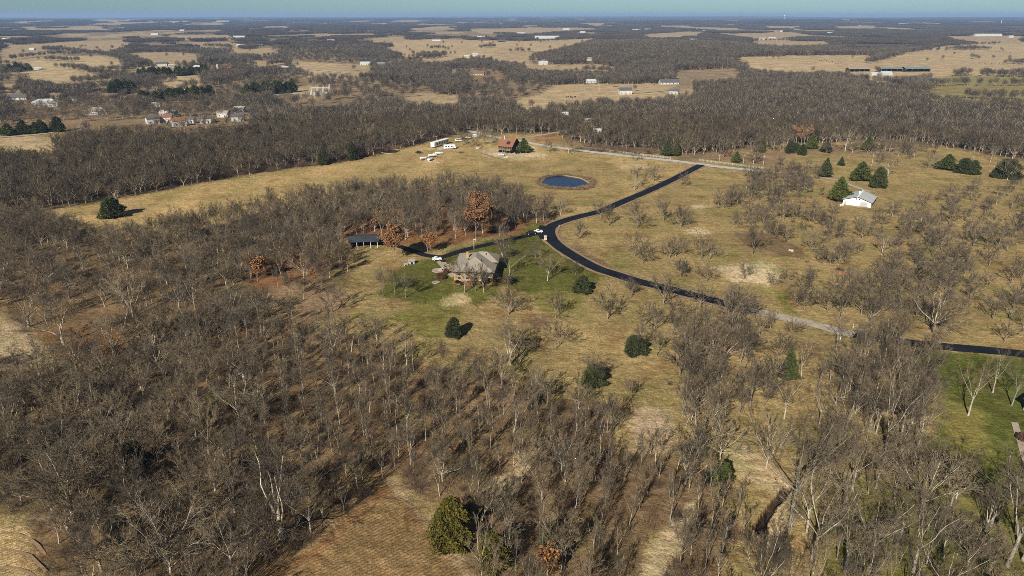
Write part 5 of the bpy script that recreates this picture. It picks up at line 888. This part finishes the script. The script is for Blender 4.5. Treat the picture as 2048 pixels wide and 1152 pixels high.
def trailer():
    a = G(869, 296); b = G(899, 287); d = b - a; L = d.length * .98; e = empty('trailer_home', a, math.atan2(d.y, d.x), 'long white trailer home with dark window openings beside the meadow', 'trailer'); MB().box(0, L, 0, 3.4, .7, 3.9).build('body', WHITEP, e, .08); MB().box(-.1, L + .1, -.1, 3.5, 3.9, 4.02).build('roof', WHITE, e)
    for i in range(5): x = L * (.14 + .17 * i); MB().box(x, x + L * .09, -.05, 0, 1.6, 3.1).build('window', GLASS, e)
    for x in (2, L - 2):
        for y in (.1, 3.3): q = MB(); q.tube((x, y - .14, .4), (x, y + .14, .4), .45, .45, 12); q.build('wheel', TYRE, e)
trailer()
def rv():
    e = empty('motorhome', G(899, 298), RAD(12), 'boxy white motorhome in front of the long trailer', 'motorhome'); MB().box(-4.2, 3.2, -1.25, 1.25, .6, 3.4).build('body', WHITEP, e, .12); MB().frus(3.21, 4.8, -1.1, 1.1, .6, 1.9, .2, .1).build('cab', WHITEP, e, .1); MB().box(3.0, 4.3, -1.2, 1.2, 2.2, 3.3).build('overcab', WHITEP, e, .12)
    for x in (-3.2, -1.2, 1.0): MB().box(x, x + 1.1, -1.29, -1.25, 1.8, 2.6).build('window', GLASS, e)
    MB().box(2.2, 2.9, -1.29, -1.25, .7, 2.5).build('door', GREYW, e)
    for x in (-2.4, 3.8):
        for y in (-1.1, 1.1): q = MB(); q.tube((x, y - .13, .42), (x, y + .13, .42), .43, .43, 12); q.build('wheel', TYRE, e)
rv(); slab('gravel_pad', [(874, 301), (912, 294), (908, 290), (875, 297)], GRAVELW, '', None, .1)
def boat(u, v, rz, label):
    e = empty('covered_boat', G(u, v), RAD(rz), label, 'boat'); b = MB(); n = 9; vs = []
    for i in range(n):
        t = i / (n - 1); x = -3 + 6 * t; w = 1.15 * (1 - max(0, (t - .55) / .45) ** 2) + .02; vs += [(x, -w, 1.5), (x, -w * .7, .75), (x, 0, .5 + .5 * max(0, t - .7)), (x, w * .7, .75), (x, w, 1.5), (x, 0, 2.1 - .4 * t)]
    f = [(6 * i + j, 6 * i + (j + 1) % 6, 6 * (i + 1) + (j + 1) % 6, 6 * (i + 1) + j) for i in range(n - 1) for j in range(6)] + [tuple(range(6)), tuple(range(6 * n - 1, 6 * n - 7, -1))]; b.add(vs, f); b.build('hull', WHITEP, e)
    for y in (-1, 1): q = MB(); q.tube((-1, y - .1, .3), (-1, y + .1, .3), .3, .3, 10); q.build('wheel', TYRE, e)
    q = MB(); q.tube((2, 0, .5), (4.2, 0, .45), .07, .07, 6); q.build('tow_bar', TRIM, e)
boat(849, 319, 35, 'white covered boat, leftmost of the yard clutter on the meadow'); boat(861, 321, 70, 'white covered boat, front one of the yard clutter'); boat(865, 314, 20, 'white covered boat, middle of the yard clutter'); boat(878, 309, 10, 'white covered boat, rearmost of the yard clutter')
def junk(u, v, s, m, label, name, cat, seed):
    rr = random.Random(seed); b = MB(); p = G(u, v)
    for k in range(7):
        x, y = rr.uniform(-s, s), rr.uniform(-s, s); a = rr.uniform(.2, .6) * s; h = rr.uniform(.3, .9); c = rr.uniform(.1, .3); b.frus(x - a, x + a, y - a * .6, y + a * .6, -.05 - .01 * k, h, a * c, a * c * .6)
    o = b.build(name, m); o.location = p; tag(o, label, cat)
junk(843, 321, .9, BRN, 'rust-brown scrap heap left of the boats', 'scrap_heap', 'scrap heap', 1); junk(876, 316, 1.2, BRN, 'brown heap of boards right of the boats', 'board_heap', 'board heap', 2); junk(869, 309, 1.0, WHITE, 'heap of white sheeting behind the boats', 'sheeting_heap', 'heap', 3); junk(955, 297, 1.1, LOGM, 'pale heap of cut wood below the trees left of the rust-roofed house', 'wood_heap', 'wood pile', 4)
junk(1012, 315, 1.4, GREYW, 'grey stacked garden clutter in front of the rust-roofed house', 'garden_clutter', 'clutter', 5); junk(1582, 502, .9, LOGM, 'bleached stones in the pasture near a small bare tree', 'stone_heap', 'stones', 6); junk(1683, 545, 1.6, BRN, 'reddish brush pile in the pasture right of the bare patch', 'brush_pile', 'brush pile', 7)
def brushpile(u, v, r, h, label, seed, m=BRUSH):
    p = G(u, v); o = bpy.data.objects.new('brush_pile', bush_mesh(seed, 160, r, h, m, .05)); COL.objects.link(o); o.location = p; tag(o, label, 'brush pile')
brushpile(922, 306, 2.6, 1.6, 'low grey brush mound on the meadow right of the trailers', 601); brushpile(1680, 541, 2.4, 2, 'tangled brush heap beside the reddish pile', 602); brushpile(1108, 349, 1.5, 1.2, 'dark brush tuft above the pond', 603)
def log(u0, v0, u1, v1, r, label):
    a, b_ = G(u0, v0, r), G(u1, v1, r); q = MB(); q.tube((0, 0, 0), b_ - a, r, r * .7, 8); q.tube((b_ - a) * .4, (b_ - a) * .4 + Vector((.6, .9, .9)), r * .4, r * .15, 6); o = q.build('fallen_log', LOGM); o.location = a; tag(o, label, 'log')
log(1648, 1044, 1690, 1053, .16, 'bleached fallen log on the grass below the creek trees'); log(1900, 1046, 1940, 1041, .13, 'bleached fallen branch on the grass at lower right'); log(958, 298, 966, 293, .3, 'fallen pale log left of the rust-roofed house')
# --- mailbox pillar, poles, fence
mb = empty('mailbox_pillar', G(1091, 480), RAD(20), 'pale brick mailbox pillar at the driveway fork', 'mailbox pillar'); MB().box(-.5, .5, -.5, .5, -.2, 1.9).build('pillar', CREAM, mb); MB().hip(-.6, .6, -.6, .6, 2.0, .3, .1).build('cap', STONE, mb); MB().box(-.2, .2, -.56, -.5, 1.1, 1.45).build('mailbox', TRIM, mb)
def pole(u, v, hp, label, name='utility_pole', arm=True, lamp=False):
    p = G(u, v); h = hp * ptm(u, v) / .96; e = empty(name, p, RAD(25), label, name.replace('_', ' ')); q = MB(); q.tube((0, 0, -.3), (0, 0, h), .14, .09, 8); q.build('post', LOGM, e)
    if arm:
        MB().box(-1.1, 1.1, -.07, .07, h - .9, h - .75).build('crossarm', LOGM, e)
        for x in (-.95, 0, .95): MB().lathe((x, 0, h - .75), [(.07, 0), (.09, .12), (.05, .22)], 8).build('insulator', GREYW, e)
    if lamp: MB().box(-.2, .9, -.08, .08, h - .3, h - .15).build('lamp', WHITE, e)
pole(1438, 325, 15, 'leftmost wooden pole behind the white fence, near the road junction'); pole(1486, 329, 18, 'middle wooden pole of three above the white fence'); pole(1526, 333, 20, 'rightmost wooden pole of three above the white fence'); pole(1743, 332, 22, 'wooden pole on the far slope behind the barn pines'); pole(948, 498, 20, 'wooden lamp pole right behind the brick house', 'lamp_pole', False, True)
pole(873, 290, 18, 'thin pole rising behind the long trailer'); pole(1944, 324, 22, 'pale pole in front of bare trees at the right-hand wood'); pole(403, 200, 16, 'pole by the pale far lane at left'); pole(906, 165, 22, 'tall pole in the middle woods'); pole(1199, 182, 18, 'tall pole on the cattle pasture'); pole(400, 166, 16, 'pole among the trees above the far left village')
for u, v, l in ((1706, 655, 'white marker post above the east end of the gravel road'), (1680, 680, 'white marker post below the east end of the gravel road'), (1118, 455, 'pale stone marker on the inner bend of the road')):
    o = MB().frus(-.12, .12, -.12, .12, -.1, 1.3, .03, .03).add([(-.08, -.08, 1.3), (.08, -.08, 1.3), (.08, .08, 1.3), (-.08, .08, 1.3), (0, 0, 1.45)], [(0, 1, 4), (1, 2, 4), (2, 3, 4), (3, 0, 4)]).build('marker_post', WHITEP); o.location = G(u, v); tag(o, l, 'marker post')
def fence(pix, label, n):
    P = [G(*q) for q in pix]; e = empty('rail_fence', P[0], 0, label, 'fence'); S_ = spline(P, 2.5); o = P[0]; st = max(1, len(S_) // n); pts = [q - o for q in S_[::st]]
    for q in pts: MB().box(q.x - .11, q.x + .11, q.y - .11, q.y + .11, q.z - .2, q.z + 1.3).build('post', FWHITE, e)
    for z in (.45, .85, 1.25):
        b_ = MB()
        for a, c in zip(pts[:-1], pts[1:]): b_.tube((a.x, a.y, a.z + z), (c.x, c.y, c.z + z), .055, .055, 4)
        b_.build('rail', FWHITE, e)
fence([(1160, 296), (1220, 303), (1280, 311), (1341, 318)], 'white rail fence along the main road, left stretch', 34); fence([(1398, 322), (1440, 327), (1490, 334), (1532, 339)], 'white rail fence along the main road, right stretch past the junction', 24)
def substation(u, v, label):
    e = empty('substation', G(u, v), .1, label, 'substation'); mm = ptm(u, v); W = 34 * mm
    for i in range(4):
        x = -W / 2 + W * i / 3
        for y in (0, 9): MB().frus(x - .35, x + .35, y - .35, y + .35, -.3, 11 + 2 * (i % 2), .2, .2).build('post', FWHITE, e)
    for y in (0, 9): MB().box(-W / 2 - .5, W / 2 + .5, y - .25, y + .25, 8.3, 8.8).build('beam', FWHITE, e)
    for x in (-W * .3, 0, W * .3): MB().frus(x - 1.6, x + 1.6, 3, 6, -.2, 3.4, .3, .3).build('transformer', GREYW, e)
    CLEAR.append((e.location.x, e.location.y, 22))
substation(640, 190, 'pale frame of posts and beams beside the end of the far lane')
# --- cattle: one continuous skinned body each
def cow_mesh():
    m = bpy.data.meshes.new('cow'); V = [(0, 0, 1.05), (.55, 0, 1.12), (-.6, 0, 1.12), (.95, 0, 1.2), (1.25, 0, 1.0), (1.5, 0, .78), (.6, .24, .6), (.6, .24, .05), (.6, -.24, .6), (.6, -.24, .05), (-.65, .25, .65), (-.7, .24, .05), (-.65, -.25, .65), (-.7, -.24, .05), (-.85, 0, .95), (-.92, 0, .45), (1.2, .17, 1.12), (1.2, -.17, 1.12)]
    E = [(0, 1), (0, 2), (1, 3), (3, 4), (4, 5), (1, 6), (6, 7), (1, 8), (8, 9), (2, 10), (10, 11), (2, 12), (12, 13), (2, 14), (14, 15), (4, 16), (4, 17)]; rad = [.42, .38, .38, .26, .18, .12, .13, .07, .13, .07, .15, .08, .15, .08, .07, .04, .04, .04]
    m.from_pydata(V, E, []); o = bpy.data.objects.new('cow_rig', m); COL.objects.link(o); sk = o.modifiers.new('skin', 'SKIN'); sv = m.skin_vertices[0].data
    for i, r in enumerate(rad): sv[i].radius = (r, r); sv[i].use_root = i == 0
    ss = o.modifiers.new('sub', 'SUBSURF'); ss.levels = 1; ss.render_levels = 1; dg = bpy.context.evaluated_depsgraph_get(); me = bpy.data.meshes.new_from_object(o.evaluated_get(dg)); bpy.data.objects.remove(o); me.materials.clear(); me.materials.append(COWM); return me
COW = cow_mesh()
def cows(pts, lab, g):
    for u, v in pts: o = bpy.data.objects.new('cow', COW); COL.objects.link(o); o.location = G(u, v); o.rotation_euler = (0, 0, R.uniform(0, 6.28)); s = R.uniform(.95, 1.2); o.scale = (s, s, s); tag(o, lab, 'cow', g)
cows(Z2((1342,572),(1352,568),(1368,570),(1390,571),(1376,576)), 'dark cow in the small herd at the foot of the middle pasture', 'cattle on the middle pasture'); cows(Z2((1660,486)), 'lone dark cow at the upper edge of the middle pasture', 'cattle on the middle pasture'); cows(Z2((1855,498)), 'single dark cow near the long white ranch house', 'cattle on the middle pasture')
cows(Z3((850,356),(862,358),(880,352),(892,357),(905,360),(925,362),(945,372),(960,376),(978,370),(870,362)), 'dark cow in the herd on the field left of the farm sheds', 'cattle left of the farm sheds')
cows(Z3((1618,291),(1630,293),(1642,290),(1655,294),(1668,292),(1680,295),(1692,291),(1705,296),(1720,294),(1735,298),(1750,297),(1690,299)), 'dark cow in the line of cattle at the top of the right pasture', 'cattle at the top of the right pasture')
cows(Z3((1860,299),(1880,302),(1905,303),(1925,304),(1945,307),(1970,309)), 'dark cow in the upper right group on the right pasture', 'cattle at the upper right'); cows(Z3((1785,372),(1800,370),(1820,373),(1840,371),(1858,374),(1880,370),(1900,376),(1925,372)), 'dark cow along the dirt line low on the right pasture', 'cattle low on the right pasture')
# ---------------------------------------------------------------- woodland behind, undergrowth, reeds
CLEAR.append((G(905, 300).x, G(905, 300).y, 26)); CLEAR.append((G(860, 315).x, G(860, 315).y, 20)); CLEAR.append((G(778, 303).x, G(778, 303).y, 12))
MIDK = [p[2] for k in ('midspread', 'midupright') for p in TREES[k]]
def f1(x, y, z): h = R.uniform(.78, 1.15); inst(x, y, z, h * R.uniform(.95, 1.25), h, R.uniform(0, 6.28), R.choice(MIDK))
far_scatter(300, 640, 5.6, is_wood, f1)
def f2(x, y, z): h = R.uniform(.68, 1.0); inst(x, y, z, h * R.uniform(.95, 1.3), h, R.uniform(0, 6.28), R.choice(FARL))
far_scatter(640, 2300, 7.6, is_wood, f2)
def hedge(x, y): return (noise(x, y, 420, 1) > .62) & ~is_wood(x, y) & (np.abs(noise(x, y, 900, 2)) < .12)
far_scatter(700, 2600, 9, hedge, f2)
def sp_tree(x, y): return ~is_wood(x, y) & (rng.uniform(0, 1, len(x)) < .004)
far_scatter(620, 2600, 9, sp_tree, f2)
def f3(x, y, z): h = R.uniform(.6, .95); inst(x, y, z, R.uniform(.85, 1.1), h, R.uniform(0, 6.28), R.choice(PATCH))
for ln in (Z1((430,302),(600,322),(760,352),(850,385)), Z1((390,398),(500,420),(650,452),(800,472),(900,474)), Z1((1190,362),(1400,377),(1500,388)), Z1((60,352),(200,332),(380,318)), Z1((700,312),(830,305),(1000,306)), Z1((1000,235),(1380,232)), Z1((1560,388),(1680,372)), Z2((440,322),(560,322),(690,324)), Z2((1000,308),(1150,302)),
           Z2((1150,244),(1350,236),(1540,217)), Z3((1640,266),(1760,264),(1900,262)), Z3((1480,505),(1700,500),(1900,505),(2100,500)), Z3((380,240),(650,241),(920,243)), Z3((1140,372),(1220,345),(1300,322),(1450,290),(1600,262)), Z3((640,232),(900,218),(1100,222)), Z2((760,170),(1000,166)), Z1((380,160),(620,150))):
    for a_, b_ in zip(ln[:-1], ln[1:]):
        A_, B_ = G(*a_), G(*b_); n_ = int((B_ - A_).length / 6.5)
        for k in range(n_):
            q = A_.lerp(B_, (k + R.random()) / max(n_, 1)) + Vector((R.gauss(0, 3.5), R.gauss(0, 5), 0)); f2(q.x, q.y, float(terrain(q.x, q.y)))
for ln in (((292, 262), (350, 261), (420, 258), (500, 252)), ((60, 210), (140, 208), (240, 208)), ((300, 236), (400, 232), (480, 232))):        # yard trees in front of the village houses
    for a_, b_ in zip(ln[:-1], ln[1:]):
        A_, B_ = G(*a_), G(*b_); n_ = int((B_ - A_).length / 4.0)
        for k in range(n_): q = A_.lerp(B_, (k + R.random()) / n_) + Vector((R.gauss(0, 2), R.gauss(0, 5), 0)); h = R.uniform(.75, 1.1); inst(q.x, q.y, float(terrain(q.x, q.y)), h * 1.1, h, R.uniform(0, 6.28), R.choice(MIDK))
far_scatter(2300, 7000, 31, is_wood, f3)
def f4(x, y, z): h = R.uniform(.55, .95); inst(x, y, z, R.uniform(3, 4.2), h, R.uniform(0, 6.28), R.choice(PATCH))
far_scatter(7000, 24000, 118, is_wood, f4)
NG = None
def points_object(name, PX, PS, PR, PI_, label):
    me = bpy.data.meshes.new(name); me.vertices.add(len(PX)); me.vertices.foreach_set('co', np.asarray(PX, np.float32).ravel())
    for nm, ty, dat, f in (('scl', 'FLOAT_VECTOR', PS, 'vector'), ('rot', 'FLOAT_VECTOR', PR, 'vector'), ('idx', 'INT', PI_, 'value')):
        a = me.attributes.new(nm, ty, 'POINT'); a.data.foreach_set(f, np.asarray(dat, np.int32 if ty == 'INT' else np.float32).ravel())
    o = bpy.data.objects.new(name, me); COL.objects.link(o); o['kind'] = 'stuff'; o['label'] = label
    g = bpy.data.node_groups.new(name + '_nodes', 'GeometryNodeTree'); g.interface.new_socket('Geometry', in_out='INPUT', socket_type='NodeSocketGeometry'); g.interface.new_socket('Geometry', in_out='OUTPUT', socket_type='NodeSocketGeometry')
    N = g.nodes.new; L = g.links.new; gi, go = N('NodeGroupInput'), N('NodeGroupOutput'); iop = N('GeometryNodeInstanceOnPoints'); ci = N('GeometryNodeCollectionInfo'); ci.inputs['Collection'].default_value = PROTO; ci.inputs['Separate Children'].default_value = True; ci.inputs['Reset Children'].default_value = True
    def att(nm, ty): a = N('GeometryNodeInputNamedAttribute'); a.data_type = ty; a.inputs['Name'].default_value = nm; return a.outputs['Attribute']
    e2r = N('FunctionNodeEulerToRotation'); L(att('rot', 'FLOAT_VECTOR'), e2r.inputs[0]); L(gi.outputs[0], iop.inputs['Points']); L(ci.outputs[0], iop.inputs['Instance']); iop.inputs['Pick Instance'].default_value = True
    L(att('idx', 'INT'), iop.inputs['Instance Index']); L(e2r.outputs[0], iop.inputs['Rotation']); L(att('scl', 'FLOAT_VECTOR'), iop.inputs['Scale']); L(iop.outputs[0], go.inputs[0])
    o.modifiers.new('scatter', 'NODES').node_group = g; print(name, len(PX)); return o
points_object('woodland', PX, PS, PR, PI_, 'leafless grey-brown woodland covering the hills and valley')
PX, PS, PR, PI_ = [], [], [], []
def ug(lo, hi, p=1.0, L_=BUSHL):
    def f(x, y):
        if R.random() < p and seg_dist(np.array(x), np.array(y), road_ws) > 5: h = R.uniform(lo, hi); inst(x, y, float(terrain(x, y)), h * R.uniform(.9, 1.5), h, R.uniform(0, 6.28), R.choice(L_))
    return f
scatter(W3, 3.6, ug(.4, 1.2, .55)); scatter(W4, 6, ug(.35, .8, .35)); scatter(W2, 5.5, ug(.5, 1.1, .35)); scatter([(70, 415), (410, 362), (700, 322), (835, 287), (910, 270), (900, 264), (700, 312), (400, 350), (70, 400)], 3.5, ug(.8, 1.5, .8)); scatter(ORCH, 9, ug(.3, .7, .4))
scatter([(1150, 300), (1330, 312), (1350, 306), (1180, 290)], 4, ug(.8, 1.5, .7)); scatter([(1560, 600), (1700, 540), (1660, 500), (1600, 500), (1520, 470), (1500, 480), (1590, 530)], 8, ug(.3, .6, .3))
for k in range(420):
    a = R.uniform(0, 2 * pi); w_ = 1.0 + .5 * max(0, cos(a + .6)) ; q = R.uniform(1.03, 1.05 + .30 * max(.04, cos(a + .75) + .35 * sin(5 * a)) ** 1.0); x, y = PC.x + PEX * q * cos(a), PC.y + PEY * q * sin(a)
    inst(x, y, .05, R.uniform(.7, 1.3), R.uniform(.5, 1.15), R.uniform(0, 6.28), R.choice(REEDL))
points_object('undergrowth', PX, PS, PR, PI_, 'brown brambles, dry weeds and reeds under the trees and round the pond')
# ---------------------------------------------------------------- air
def haze():
    o = MB().box(-42000, 42000, -600, 42000, -60, 135).build('haze', mat('haze_unused', (1, 1, 1))); o['kind'] = 'stuff'; o['label'] = 'thin blue winter haze over the distant hills'
    m = bpy.data.materials.new('haze'); m.use_nodes = True; t = m.node_tree; t.nodes.clear(); out = t.nodes.new('ShaderNodeOutputMaterial'); v = t.nodes.new('ShaderNodeVolumePrincipled')
    v.inputs['Color'].default_value = (.40, .60, .95, 1); v.inputs['Density'].default_value = 1 / 16000; v.inputs['Anisotropy'].default_value = 0
    t.links.new(v.outputs[0], out.inputs['Volume']); o.data.materials.clear(); o.data.materials.append(m)
haze()
